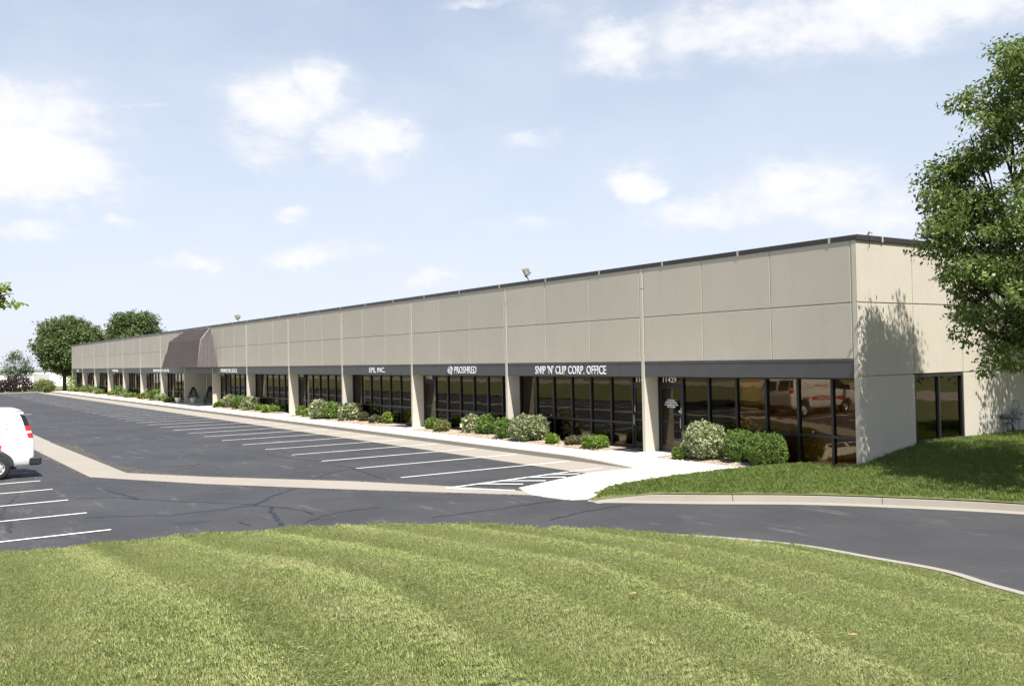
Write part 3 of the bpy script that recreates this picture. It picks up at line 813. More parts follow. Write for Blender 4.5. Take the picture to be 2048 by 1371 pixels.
# fascia lettering (reads from the lot)
def sign(text, px0, px1, z0, z1, bold=.012, name='sign_lettering'):
    x0 = onY(px0, 740, -.0)[0]; x1 = onY(px1, 740, 0)[0]
    me = text_mesh(name, text, x1 - x0, z1 - z0, 'white_letter', .008, bold, 1.06)
    return inst(name, me, B, (x0 + BO.x, .014, z0)), x0, x1
sign("SNIP 'N' CLIP CORP. OFFICE", 1070, 1211.5, 2.465, 2.775, .012)
sign('EPS, INC.', 738, 769.5, 2.465, 2.755, .012)
sign('FINANCIAL EDGE', 441, 473.5, 2.47, 2.745, .006)
sign('INNOVATION', 306.3, 320.0, 2.49, 2.74, .004); sign('IN', 321.6, 325.2, 2.49, 2.74, .004); sign('CARE', 326.6, 333, 2.49, 2.74, .004); sign('INC.', 334.3, 338.6, 2.49, 2.74, .004)
sign('UNIVERSAL', 224.8, 236.2, 2.49, 2.74, .004); sign('INC', 153.8, 157.2, 2.49, 2.74, .004)
o, x0, x1 = sign('PROSHRED', 908.3, 952, 2.475, 2.775, .004)
# the ball emblem before it
ex0 = onY(895, 740, 0)[0]; ex1 = onY(905.5, 740, 0)[0]; ecx, ecz, erx, erz = (ex0 + ex1) / 2, 2.625, (ex1 - ex0) / 2 * .92, .15
em = MB()
def ell(mb, cx, cz, rx, rz, y, w=.012, rot=0, a0=0, a1=2 * math.pi, ax='xz', n=26):
    pts = []
    for i in range(n + 1):
        t = a0 + (a1 - a0) * i / n; u, v = rx * math.cos(t), rz * math.sin(t)
        u, v = u * math.cos(rot) - v * math.sin(rot), u * math.sin(rot) + v * math.cos(rot)
        pts.append((cx + u, y, cz + v) if ax == 'xz' else (y, cx + u, cz + v))
    mb.tube(pts, w, 5); return mb
for (dx, dz, sx, sz, rot) in ((0, 0, 1, 1, .15), (.0, .05, .55, .5, .3), (-.05, -.02, .85, .55, .5), (.03, -.05, .5, .75, -.3), (-.12, -.08, .9, .25, -.6)):
    ell(em, ecx + dx * erx, ecz + dz, erx * sx, erz * sz, -.0, .008, rot)
part(em, 'sign_emblem', 'white_letter')

# interiors: dividing walls, ceiling, floor, blinds
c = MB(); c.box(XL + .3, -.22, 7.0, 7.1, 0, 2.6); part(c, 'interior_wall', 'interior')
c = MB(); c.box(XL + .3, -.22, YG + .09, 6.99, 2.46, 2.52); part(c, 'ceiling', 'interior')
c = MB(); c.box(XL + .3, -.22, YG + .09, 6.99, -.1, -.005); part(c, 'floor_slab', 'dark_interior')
for k in range(1, 15):
    if k in (7, 8): continue
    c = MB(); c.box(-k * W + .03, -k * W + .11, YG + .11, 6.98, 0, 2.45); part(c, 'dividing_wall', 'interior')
def blind(k, j0, j1, z0=.02, z1=2.40):
    xa = -(k + 1) * W + FW; mb = MB(); x = xa + j0 * MODW + .04; xe = xa + j1 * MODW - .04; i = 0
    while x < xe - .02:
        mb.add([(x, YG + .20, z0), (x + .092, YG + .225, z0), (x + .092, YG + .225, z1), (x, YG + .20, z1)], [(0, 1, 2, 3)]); x += .088
    part(mb, 'blind', 'blind')
blind(0, 1, 7); blind(1, 0, 6); blind(4, 1, 4); blind(5, 0, 2); blind(2, 3, 4); blind(6, 4, 6); blind(9, 3, 7); blind(11, 2, 5)
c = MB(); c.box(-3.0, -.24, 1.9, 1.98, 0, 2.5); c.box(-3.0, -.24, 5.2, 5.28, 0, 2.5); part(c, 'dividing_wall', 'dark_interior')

# entrance bay under the canopy
xa, xb = -8 * W + FW, -7 * W
c = MB(); c.box(xa - .01, xa + .10, YG + .10, 1.75, 0, HFB + .02); part(c, 'entrance_wall', 'fin')
c = MB(); c.box(xa + .10, xa + 1.9, 1.75, 1.87, 0, HFB + .02); part(c, 'entrance_wall', 'fin')
c = MB(); c.box(xa + 1.9, xa + 2.02, 1.2, 2.5, 0, HFB + .02); part(c, 'entrance_wall', 'fin')
c = MB(); c.box(xb - .12, xb - .01, YG + .1, 2.5, 0, HFB + .02); part(c, 'entrance_wall', 'fin')
mb = MB(); n = 5
for j in range(n + 1):
    x = xa + 2.02 + (xb - .12 - xa - 2.02) * j / n; mb.box(x - .035 if j else x, x + .035 if j < n else x, 2.40, 2.50, 0, HFB)
for z0, z1 in ((0.004, .10), (2.1, 2.17), (HFB - .06, HFB + .01)):
    for j in range(n):
        xA = xa + 2.02 + (xb - .12 - xa - 2.02) * j / n + .036; xB = xa + 2.02 + (xb - .12 - xa - 2.02) * (j + 1) / n - .036
        mb.box(xA, xB, 2.41, 2.49, z0, z1)
sf7 = part(mb, 'storefront', 'frame')
for j in range(n):
    xA = xa + 2.02 + (xb - .12 - xa - 2.02) * j / n + .036; xB = xa + 2.02 + (xb - .12 - xa - 2.02) * (j + 1) / n - .036
    MB().box(xA, xB, 2.445, 2.453, .10, 2.1).build('pane', 'glass', sf7)
c = MB(); c.box(xa, xb, YG + .09, 2.6, HFB + .024, HFB + .05); part(c, 'soffit', 'bronze')

# standing-seam canopy
CXC = -7.5 * W + .07
lv = [(2.90, 5.12, -1.42), (4.92, 4.50, -.98), (5.80, 3.55, -.02)]      # z, half width, front y
def cp(i, s, front): z, h, y = lv[i]; return Vector((CXC + s * h, y if front else -.008, z))
mb = MB()
for i in (0, 1):
    a, b, c_, d_ = cp(i, -1, 1), cp(i, 1, 1), cp(i + 1, 1, 1), cp(i + 1, -1, 1)
    mb.add([a, b, c_, d_], [(0, 1, 2, 3)])
    for s in (-1, 1):
        q = [cp(i, s, 1), cp(i, s, 0), cp(i + 1, s, 0), cp(i + 1, s, 1)]
        mb.add(q, [(0, 1, 2, 3)])
mb.add([cp(0, -1, 1), cp(0, 1, 1), cp(0, 1, 0), cp(0, -1, 0)], [(3, 2, 1, 0)])
cano = part(mb, 'canopy', 'bronze_roof')
sm = MB(); NS = 30
def rib(mb, p, q, out, w=.026, h=.055):
    d = (q - p).normalized(); s = d.cross(out).normalized() * w / 2; o = out * h
    mb.add([p - s, p + s, p + s + o, p - s + o, q - s, q + s, q + s + o, q - s + o], [(0, 1, 2, 3), (7, 6, 5, 4), (0, 4, 5, 1), (1, 5, 6, 2), (2, 6, 7, 3), (3, 7, 4, 0)])
for i in (0, 1):
    a, b, c_, d_ = cp(i, -1, 1), cp(i, 1, 1), cp(i + 1, 1, 1), cp(i + 1, -1, 1)
    nrm = (b - a).cross(d_ - a).normalized()
    if nrm.y > 0: nrm = -nrm
    for j in range(NS + 1):
        x = CXC - 5.12 + 10.24 * j / NS
        z0, h0, y0 = lv[i]; z1, h1, y1 = lv[i + 1]
        if abs(x - CXC) <= h0 + 1e-4:
            t1 = 1.0 if abs(x - CXC) <= h1 else max(0.0, (h0 - abs(x - CXC)) / (h0 - h1))
            if t1 < .02: continue
            rib(sm, Vector((x, y0, z0)), Vector((x, y0 + (y1 - y0) * t1, z0 + (z1 - z0) * t1)), nrm)
    for s in (-1, 1):
        p0, p1, p2, p3 = cp(i, s, 1), cp(i, s, 0), cp(i + 1, s, 0), cp(i + 1, s, 1)
        nn = Vector((s, 0, .25)).normalized()
        for j in range(0, 5):
            t = j / 4
            if i == 1 and j == 0: continue
            rib(sm, p0.lerp(p1, t), p3.lerp(p2, t), nn)
sm.build('seam', 'bronze_roof', cano)
hp = MB()
for i in (0, 1):
    for s in (-1, 1): hp.tube([cp(i, s, 1), cp(i + 1, s, 1)], .035, 6); hp.tube([cp(i, s, 0), cp(i + 1, s, 0)], .03, 6)
hp.tube([cp(2, -1, 1), cp(2, 1, 1)], .035, 6)
hp.build('ridge_trim', plain('ridge_trim_metal', (.30, .27, .25), .45), cano)

# roof floodlights
def floodlight(x, z, label):
    r = empty('roof_floodlight', (x, .33, HC + .115)); r.scale = (.85, .85, .85); tag(r, label, 'floodlight', 'floodlights on the roof edge')
    mb = MB(); mb.tube([(.10, 0, 0), (.10, 0, .10), (.06, -.02, .19), (-.02, -.06, .27)], .028, 8); mb.lathe([(0, .0), (.06, 0), (.06, .03), (0, .03)], (.10, 0, -.005)); mb.build('bracket', 'meter', r)
    M_ = Matrix.Translation((-.06, -.1, .42)) @ Matrix.Rotation(math.radians(-38), 4, 'Z') @ Matrix.Rotation(math.radians(22), 4, 'X')
    bm_ = MB(); bm_.cbox(-.23, .23, -.02, .16, -.17, .17, .03); bm_.cbox(-.18, .18, .16, .27, -.13, .13, .03)
    o = bm_.build('housing', 'lamp_body', r); o.matrix_local = M_
    fr = MB(); fr.box(-.245, .245, -.05, -.021, .14, .19); fr.box(-.245, .245, -.05, -.021, -.19, -.14); fr.box(-.245, -.20, -.05, -.021, -.14, .14); fr.box(.20, .245, -.05, -.021, -.14, .14); fr.box(-.02, .02, -.05, -.021, -.14, .14)
    o = fr.build('lens_frame', 'meter', r); o.matrix_local = M_
    for s in (-1, 1):
        l = MB(); l.box(min(s * .02, s * .2), max(s * .02, s * .2), -.034, -.024, -.14, .14); o = l.build('lens', 'lamp_lens', r); o.matrix_local = M_
floodlight(-14.45, 6.2, 'tan roof floodlight above the SNIP sign wall, nearer of the two')
floodlight(-49.3, 6.2, 'small roof floodlight just right of the brown canopy')
br = empty('roof_bracket', (.15, .55, HC + .125)); tag(br, 'small white bracket with hanging wire on the roof corner', 'bracket')
mb = MB(); mb.tube([(-.05, 0, 0), (0, .0, .12), (.06, .05, .04)], .018, 6); mb.tube([(0, 0, .05), (0, .12, .16)], .014, 6); mb.build('arm', 'clip', br)
mb = MB(); mb.tube([(.045, -.06, .02), (.058, -.06, -.1), (.05, -.06, -.2), (.03, -.055, -.32)], .008, 5); mb.build('wire', 'frame', br)

# gas meter by the end wall
gm = empty('gas_meter', (.3, 6.95, .6)); tag(gm, 'grey gas meter and regulator with pipes at the end wall', 'gas meter')
mb = MB(); mb.tube([(0, .05, -.1), (0, .05, .4), (0, -.05, .47)], .035, 8); mb.tube([(0, -.22, -.1), (0, -.22, .36)], .04, 8); mb.tube([(0, -.22, .30), (0, .2, .34)], .035, 8); mb.build('riser_pipe', 'meter', gm)
mb = MB(); mb.lathe([(0, -.09), (.12, -.06), (.16, 0), (.12, .06), (0, .09)], (0, -.28, .52), 'z', 18); mb.tube([(0, -.28, .5), (0, .1, .53)], .035, 8); mb.build('regulator', 'meter', gm)
mb = MB(); mb.cbox(-.1, .1, .22, .46, .40, .72, .03); mb.lathe([(0, 0), (.07, 0), (.07, .02), (0, .02)], (.10, .34, .6), 'x', 14); mb.build('meter_body', 'pipe', gm)
mb = MB(); mb.tube([(0, .40, .72), (0, .40, .92), (-.16, .40, .94)], .022, 8); mb.tube([(0, .40, .40), (0, .42, -.1)], .022, 8); mb.tube([(.02, 0, .3), (.03, .30, -.12)], .02, 8); mb.build('outlet_pipe', 'pipe', gm)

# door mats
for k, nm in ((1, 'black door mat on the sidewalk at the door beside the SNIP sign'), (3, 'black door mat on the sidewalk at the door beside the EPS sign')):
    a, b = SF[k][2]; mb = MB(); mb.cbox(a - .05, b + .05, -.32, .42, .003, .016, .004)
    o = mb.build('door_mat', 'mat_rubber'); tag(o, nm, 'mat', 'door mats')

# ------------------------------------------------------------------ plants
def dir_rand(n): return unit(rng.normal(size=(n, 3)))
def shrub_mesh(rx, ry, h, mat, n, leaf, boxy=2.0, rough=.10, droop=0.0):
    """shell of small leaves on a lumpy ellipsoid that sits on the ground, plus a dark inner mass"""
    d = dir_rand(n); d[:, 2] = np.where(d[:, 2] < -.55, -d[:, 2], d[:, 2])
    p = boxy
    rad = 1.0 / (np.sum(np.abs(d) ** p, axis=1) ** (1 / p))
    ph = rng.uniform(0, 6, 6)
    lump = 1 + rough * (np.sin(5 * d[:, 0] + ph[0]) * np.sin(4 * d[:, 1] + ph[1]) + .8 * np.sin(8 * d[:, 2] + ph[2] + 3 * d[:, 0]) * np.sin(9 * d[:, 1] + ph[3]))
    depth = 1 - np.abs(rng.normal(0, .07, n)) + (rng.random(n) < .035) * rng.uniform(.02, .13, n)
    S = np.array([rx, ry, h * .56])
    c = d * (rad * lump * depth)[:, None] * S; c[:, 2] += h * .46
    c[:, 2] = np.maximum(c[:, 2], .02)
    nr = unit(d / S); ax = unit(nr * .55 + rng.normal(0, .75, (n, 3)) + np.array([0, 0, .35 - droop]))
    L_ = leaf * rng.uniform(.6, 1.35, n)
    v, f = leaves(c, ax, nr + rng.normal(0, .5, (n, 3)), L_, L_ * .62)
    # inner mass of bigger leaves so the sky does not show through
    m_ = max(60, n // 5); d2 = dir_rand(m_); rad2 = 1.0 / (np.sum(np.abs(d2) ** p, axis=1) ** (1 / p))
    c2 = d2 * (rad2 * rng.uniform(.55, .86, m_))[:, None] * S; c2[:, 2] += h * .46; c2[:, 2] = np.maximum(c2[:, 2], .02)
    L2 = max(leaf * 2.2, .35 * min(rx, h) * .5) * rng.uniform(.7, 1.2, m_)
    v2, f2 = leaves(c2, dir_rand(m_), d2 + rng.normal(0, .3, (m_, 3)), L2, L2 * .9)
    return np_mesh('foliage', np.vstack([v, v2]), np.vstack([f, f2 + len(v)]), 4, mat)
def stems(root, rx, h, n=5, r=.016):
    mb = MB()
    for i in range(n):
        a = rng.uniform(0, 6.28); mb.tube([(math.cos(a) * .05, math.sin(a) * .05, -.03), (math.cos(a) * rx * .3, math.sin(a) * rx * .3, h * .35), (math.cos(a) * rx * .5, math.sin(a) * rx * .5, h * .62)], [r, r * .7, r * .35], 5)
    mb.build('stem', 'bark', root)
LOOK = {'var': ('pale variegated rounded shrub', 'leaf_var'), 'green': ('dark green rounded shrub', 'leaf_green'), 'box': ('small clipped green boxwood', 'leaf_box'), 'cube': ('block-shaped clipped green boxwood', 'leaf_box'),
        'bright': ('bright green round bush', 'leaf_bright'), 'yg': ('small yellow-green bush', 'leaf_yg'), 'brown': ('low brownish spirea bush', 'leaf_brown'), 'purple': ('dark purple-leaved shrub', 'leaf_purple')}
ORD = ['first', 'second', 'third', 'fourth', 'fifth', 'sixth', 'seventh', 'eighth', 'ninth', 'tenth']
BEDS = [  # photo pixels: x0, x1, top, base, look
    [(1346, 1379, 892, 918, 'box'), (1368, 1452, 848, 922, 'var'), (1448, 1517, 861, 927, 'green'), (1491, 1575, 867, 935, 'green')],
    [(852, 878, 837, 859, 'box'), (869, 900, 842, 864, 'yg'), (925, 966, 830, 866, 'var'), (954, 996, 830, 870, 'green'), (990, 1027, 837, 878, 'green'), (1020, 1097, 834, 884, 'var'), (1092, 1117, 867, 888, 'bright'), (1131, 1167, 874, 891, 'brown'), (1167, 1214, 872, 898, 'cube')],
    [(593, 614, 814, 831, 'box'), (607, 621, 820, 833, 'box'), (621, 658, 804, 839, 'var'), (650, 684, 807, 839, 'green'), (680, 722, 810, 842, 'var'), (717, 742, 826, 842, 'brown'), (738, 765, 832, 847, 'brown'), (765, 785, 825, 848, 'bright')],
    [(431, 440, 806, 814, 'cube'), (439, 453, 802, 814, 'yg'), (449, 474, 792, 816, 'var'), (465, 497, 793, 819, 'green'), (484, 518, 797, 821, 'var'), (512, 526, 812, 822, 'box'), (526, 556, 813, 825.5, 'cube')],
    [(277, 284, 789, 797, 'box'), (283, 294, 786, 798, 'yg'), (289, 301, 780, 796, 'var'), (296, 330, 779, 800, 'green'), (311, 334, 790, 802, 'var'), (327, 340, 796, 804, 'yg'), (339, 357, 794, 804, 'box')],
    [(216, 229, 783, 790.5, 'yg'), (229, 253, 772, 793, 'green'), (242, 257, 779, 793, 'var'), (250, 276, 786, 794, 'cube')],
    [(162, 178, 771, 784, 'yg'), (173, 191, 768.5, 784, 'green'), (187, 201, 774, 786, 'var'), (192, 211, 779, 788, 'cube')],
    [(134, 153, 750, 781, 'bright'), (147, 163, 773, 782, 'box')]]
for bi, (row, bn) in enumerate(zip(BEDS, BEDN)):
    for si, (x0, x1, yt, yb, kind) in enumerate(row):
        cx = (x0 + x1) / 2; gp = onZ(cx, yb, .02)
        v = gp[:2] - CAM[:2]; R = np.linalg.norm(v); dep = (gp - CAM) @ FWD
        w = (x1 - x0) * dep / F_PX; h = (yb - yt) * dep / F_PX
        # put the middle in the bed, on the line of sight through the shrub
        yc = float(np.clip(gp[1] + w * .40, SW1 + w * .34, max(YG - w * .5 - .05, -.28)))
        if bi == 7: yc = -.3
        d = pray(cx, yb); t = (yc - CAM[1]) / d[1]; xc = CAM[0] + t * d[0]; sc = (math.hypot(xc - CAM[0], yc - CAM[1])) / R
        w *= sc; h = h * sc
        h = max(h - w * .40 * (CAM[2] / R) - .03, h * .72)
        h = min(h * 1.03, w * 1.6)
        look, mat = LOOK[kind]
        root = empty('shrub', (xc, yc, .01)); nm = f'{look}, {ORD[si]} from the left in {bn}'
        if bi == 0: nm = f'{look}, {ORD[si]} from the left in the bed at the building corner'
        root['label'] = nm; root['category'] = 'shrub'; root['group'] = 'shrubs along the shop fronts'
        px = (x1 - x0) / 2
        n = int(np.clip(px * px * 3.2, 350, 5200)); leaf = float(np.clip(2.3 * dep / (F_PX / 2), .045, .14)) * (1.25 if kind == 'var' else .9)
        me = shrub_mesh(w / 2 * .95, min(w / 2 * .95, .75), h * .97, mat, n, leaf, 5.0 if kind == 'cube' else (2.6 if kind == 'box' else 2.2), .05 if kind in ('cube', 'box') else .12, .2 if kind == 'var' else 0)
        inst('foliage', me, root); stems(root, w / 2, h)
# conifers and pots at the entrance
def conifer_mesh(r, h, n, leaf=.09):
    t = rng.random(n) ** .8; z = t * h; rr = r * (1 - t) ** .75 * rng.uniform(.55, 1.05, n) * (1 + .15 * np.sin(z * 22)); a = rng.uniform(0, 6.28, n)
    c = np.stack([rr * np.cos(a), rr * np.sin(a), z + .03], 1); o = np.stack([np.cos(a), np.sin(a), .35 + 0 * a], 1)
    v, f = leaves(c, o + rng.normal(0, .4, (n, 3)), rng.normal(0, 1, (n, 3)), leaf * rng.uniform(.7, 1.3, n), leaf * .5); return np_mesh('foliage', v, f, 4, 'leaf_conifer')
xe = -7 * W - 1.05
root = empty('conifer_shrub', (xe, .15, .0)); tag(root, 'tall dark green conifer shrub beside the pier under the canopy', 'shrub'); inst('foliage', conifer_mesh(.55, 1.38, 1500), root); stems(root, .2, .9, 3)
def pot(x, y, label):
    r = empty('plant_pot', (x, y, .004)); tag(r, label, 'pot', 'white pots under the canopy')
    mb = MB(); mb.lathe([(0, 0), (.15, 0), (.22, .30), (.27, .40), (.27, .45), (.235, .45), (.20, .38), (0, .38)], n=20); mb.build('bowl', 'pot', r)
    mb = MB(); mb.lathe([(0, .0), (.195, 0), (.195, .012), (0, .02)], (0, 0, .382), n=16); mb.build('soil', 'mulch', r); return r
p1 = onZ(365, 806, 0); pot(-8 * W + .05, -.5, 'white footed plant pot without a plant, in front of the pier left of the entrance')
xp = -8 * W + 2.1; pot(xp, .15, 'white footed plant pot with a small conifer, left of the entrance doors')
root = empty('potted_conifer', (xp, .15, .40)); tag(root, 'small dark conifer growing in the white pot', 'plant'); inst('foliage', conifer_mesh(.42, .85, 900), root); stems(root, .1, .6, 2)

# trees
def tree_clusters(lobes, spacing, surf=(.55, 1.0)):
    cs = []; ns = []
    for (c, r) in lobes:
        c = np.array(c); r = np.array(r if np.ndim(r) else (r, r, r), float)
        area = 4 * math.pi * ((r[0] * r[1] + r[1] * r[2] + r[0] * r[2]) / 3)
        n = max(6, int(area / spacing ** 2))
        d = dir_rand(n); k = rng.uniform(surf[0], surf[1], n) ** .6
        ph = rng.uniform(0, 6, 3); lump = 1 + .16 * np.sin(4 * d[:, 0] + ph[0]) * np.sin(5 * d[:, 2] + ph[1]) + .10 * np.sin(9 * d[:, 1] + ph[2])
        cs.append(c + d * (k * lump)[:, None] * r); ns.append(d)
    return np.vstack(cs), np.vstack(ns)
def foliage_mesh(cl, nr, per, spread, leaf, mat, droop=.5, wid=.5):
    n = len(cl); c = np.repeat(cl, per, 0); nn = np.repeat(nr, per, 0); m_ = len(c)
    off = rng.normal(0, 1, (m_, 3)) * spread * np.array([1, 1, .62])
    c = c + off
    ax = unit(nn * .6 + rng.normal(0, .6, (m_, 3)) + np.array([0, 0, -droop]))
    no = unit(nn * .5 + np.array([0, 0, .8]) + rng.normal(0, .55, (m_, 3)))
    L_ = leaf * rng.uniform(.65, 1.3, m_)
    v, f = leaves(c, ax, no, L_, L_ * wid, .14); return np_mesh('crown', v, f, 4, mat)
def limbs(root, base, lobes, r0, fork, mat='bark', loc=(0, 0, 0)):
    mb = MB(); base = Vector(base); top = Vector(fork)
    mb.tube([base, base.lerp(top, .05), base.lerp(top, .5) + Vector((.04, -.03, 0)), top], [r0 * 1.35, r0 * 1.05, r0 * .9, r0 * .8], 10); mb.build('trunk', mat, root)
    lb = MB()
    for (c, r) in lobes:
        c = Vector(c); rr = float(np.mean(r)); st = base.lerp(top, rng.uniform(.75, 1.0))
        mid = st.lerp(c, .5) + Vector(rng.normal(0, .12, 3)) * rr; mid.z = st.z + (c.z - st.z) * .62
        k = min(.55, .25 + rr * .12)
        lb.tube([st, mid, c], [r0 * k, r0 * k * .6, r0 * k * .3], 7)
        for _ in range(5):
            e = c + Vector(dir_rand(1)[0]) * rr * .8; lb.tube([mid.lerp(c, rng.uniform(.3, 1)), c.lerp(e, .5) + Vector((0, 0, .1 * rr)), e], [r0 * .15, r0 * .09, r0 * .03], 5, False)
    lb.build('limb', mat, root)
def tree(name, label, base, fork, lobes, r0, spacing, per, spread, leaf, mat, droop=.4, wid=.5, group=None, surf=(.45, 1.0), clump_seed=None):
    root = empty(name, tuple(base)); tag(root, label, 'tree', group); b = Vector(base)
    L2 = [(np.array(c) - np.array(base), r) for c, r in lobes]
    limbs(root, (0, 0, -.25), L2, r0, tuple(Vector(fork) - b))
    cl, nr = tree_clusters(L2 if clump_seed is None else clumpy(L2, clump_seed), spacing, surf); inst('crown', foliage_mesh(cl, nr, per, spread, leaf, mat, droop, wid), root); return root

# big pear tree at the right, in front of the end wall
PT = [(2052, 120, 23.2, .7), (2040, 190, 23.0, 1.0), (1992, 245, 23.0, .85), (1945, 300, 23.0, .75), (2050, 310, 22.6, 1.7), (1908, 345, 23.0, .6), (1880, 376, 23.2, .50), (1893, 415, 23.1, .70), (1930, 400, 22.9, 1.15),
      (1868, 484, 23.2, .42), (1900, 475, 23.2, .75), (1960, 490, 22.6, 1.2), (2050, 480, 22.2, 1.7), (1925, 535, 23.0, .50), (1955, 575, 22.8, .7), (1935, 597, 22.8, .38), (2030, 610, 22.2, 1.3), (1948, 655, 22.7, .5), (2000, 665, 22.4, .8), (2055, 700, 22.2, .6),
      (2130, 210, 22.4, 1.7), (2150, 420, 22.0, 2.2), (2140, 620, 21.7, 1.7), (2230, 330, 22.8, 2.2), (2260, 540, 22.0, 2.0), (2130, 90, 22.6, 1.1)]
def clumpy(lobes, seed):
    """break big lobes into many small leafy sprays on their surface"""
    r = np.random.default_rng(seed); out = []
    for c, rad in lobes:
        if rad < .6: out.append((c, rad)); continue
        for _ in range(int(5 + rad * rad * 4.4)):
            d = r.normal(size=3); d /= np.linalg.norm(d); q = r.uniform(.24, .50)
            out.append((np.array(c) + d * rad * r.uniform(.35, 1.02) * np.array([1, 1, .95]), np.array([q, q, q * .52])))
    return out
lob = [(atR(x, y, R), r) for x, y, R, r in PT]
tree('pear_tree', 'big leafy green tree in front of the end wall at the right edge', (4.4, 1.7, .3), (4.3, 1.7, 2.6), lob, .17, .25, 10, .10, .108, 'leaf_pear', .55, .52, None, (.45, 1.0), 3)
lob = [((3.5 + dx, 8.0 + dy, z), r) for dx, dy, z, r in ((0, 0, 4.5, 2.2), (-.4, -1.7, 4.6, 1.5), (-.6, .5, 6.2, 2.0), (0, .3, 8.4, 2.0), (-.3, -1.5, 7.4, 1.5), (0, 0, 10.4, 1.4), (.2, -1.0, 9.2, 1.2), (-.2, 1.8, 5, 1.8), (-.8, -.8, 3.6, 1.4), (.3, 1.6, 7.8, 1.7))]
tree('pear_tree', 'second leafy tree farther along the end wall, seen by its shadow', (3.8, 8.0, .4), (3.8, 8.0, 2.6), lob, .17, .30, 9, .14, .13, 'leaf_pear', .5, .52, None, (.3, 1.0))

# tree whose twig hangs in at the left edge
base = np.array([-22.5, -23.8, 0.1]); tip = atR(10, 590, 36.5)
lob = [(tip, .36), (tip + np.array([-.3, -1.0, .2]), .7), (tip + np.array([0, -2.6, .6]), 1.5), (base + np.array([0, 0, 6.5]), 3.4), (base + np.array([.5, 1.5, 8]), 2.6), (base + np.array([-1.5, -1, 8.5]), 2.4)]
tree('maple_tree', 'bright green tree whose leafy twig hangs in at the left edge', base, base + np.array([0, 0, 3.0]), lob, .2, .30, 8, .13, .19, 'leaf_maple', .3, .75)

# trees beyond the far end
def blob_lobes(c, rx, rz, n, rmin, rmax, seed):
    r = np.random.default_rng(seed); out = [(np.array(c), (rx * .72, rx * .72, rz * .75))]
    for i in range(n):
        d = r.normal(size=3); d /= np.linalg.norm(d); d[2] = d[2] if d[2] > -.7 else -d[2]
        out.append((np.array(c) + d * np.array([rx, rx, rz]) * .72, r.uniform(rmin, rmax)))
    return out
tree('oak_tree', 'large round dark green tree beyond the far end of the building', (-129, .9, -.2), (-129, .9, 2.8), blob_lobes((-130, 1.6, 5.4), 5.1, 4.6, 34, 1.1, 2.0, 3), .28, .50, 10, .26, .30, 'leaf_far', .3, .7, 'trees beyond the far end')
tree('oak_tree', 'dark green tree rising above the roofline left of the canopy', (-136, 12.2, -.2), (-136, 12.2, 3.2), blob_lobes((-136, 12.0, 7.0), 4.8, 4.4, 26, 1.0, 1.8, 5), .28, .50, 10, .26, .30, 'leaf_far', .3, .7, 'trees beyond the far end')
tree('small_tree', 'small loose light green tree behind the purple shrubs at far left', (-131, -5.0, -.2), (-131, -5.0, 1.2), blob_lobes((-131, -5.0, 3.3), 2.3, 2.3, 12, .45, .9, 8), .12, .45, 7, .22, .22, 'leaf_small', .2, .55, 'trees beyond the far end')
tree('small_tree', 'light green tree cut by the left edge beyond the purple shrubs', (-134, -9.2, -.2), (-134, -9.2, 1.2), blob_lobes((-134, -9.2, 2.9), 2.6, 1.8, 9, .5, .9, 11), .12, .5, 7, .24, .24, 'leaf_small', .2, .55, 'trees beyond the far end')
for (x, y, w, h, mat, lab) in ((-124.3, -8.2, 3.4, 1.75, 'leaf_purple', 'dark purple-leaved shrub cut by the left edge'), (-124.5, -5.4, 3.6, 2.15, 'leaf_purple', 'tallest dark purple-leaved shrub at the far end of the lot'), (-125.5, -2.2, 3.0, 1.5, 'leaf_yg', 'loose yellow-green shrub right of the purple ones')):
    root = empty('shrub', (x, y, -.3)); tag(root, lab, 'shrub', 'shrubs at the far end of the lot'); inst('foliage', shrub_mesh(w / 2, w / 2, h + .1, mat, 1500, .17, 2.1, .22), root); stems(root, w / 2, h, 6, .03)

# white building behind them
wb = empty('white_building', (-176, -8, -.3)); tag(wb, 'low white building behind the far trees', 'building')
MB().box(-4, 4, -26, 16, 0, 2.9).build('wall', 'bright_white', wb)
mb = MB(); mb.box(-4.2, 4.2, -26.2, 16.2, 2.9, 3.15); mb.build('roof', 'roof_grey', wb)
for yy in (-18, -8, 2, 10):
    d = MB(); d.box(4.002, 4.06, yy, yy + 2.6, 0, 2.3); o = d.build('roller_door', 'clip', wb)

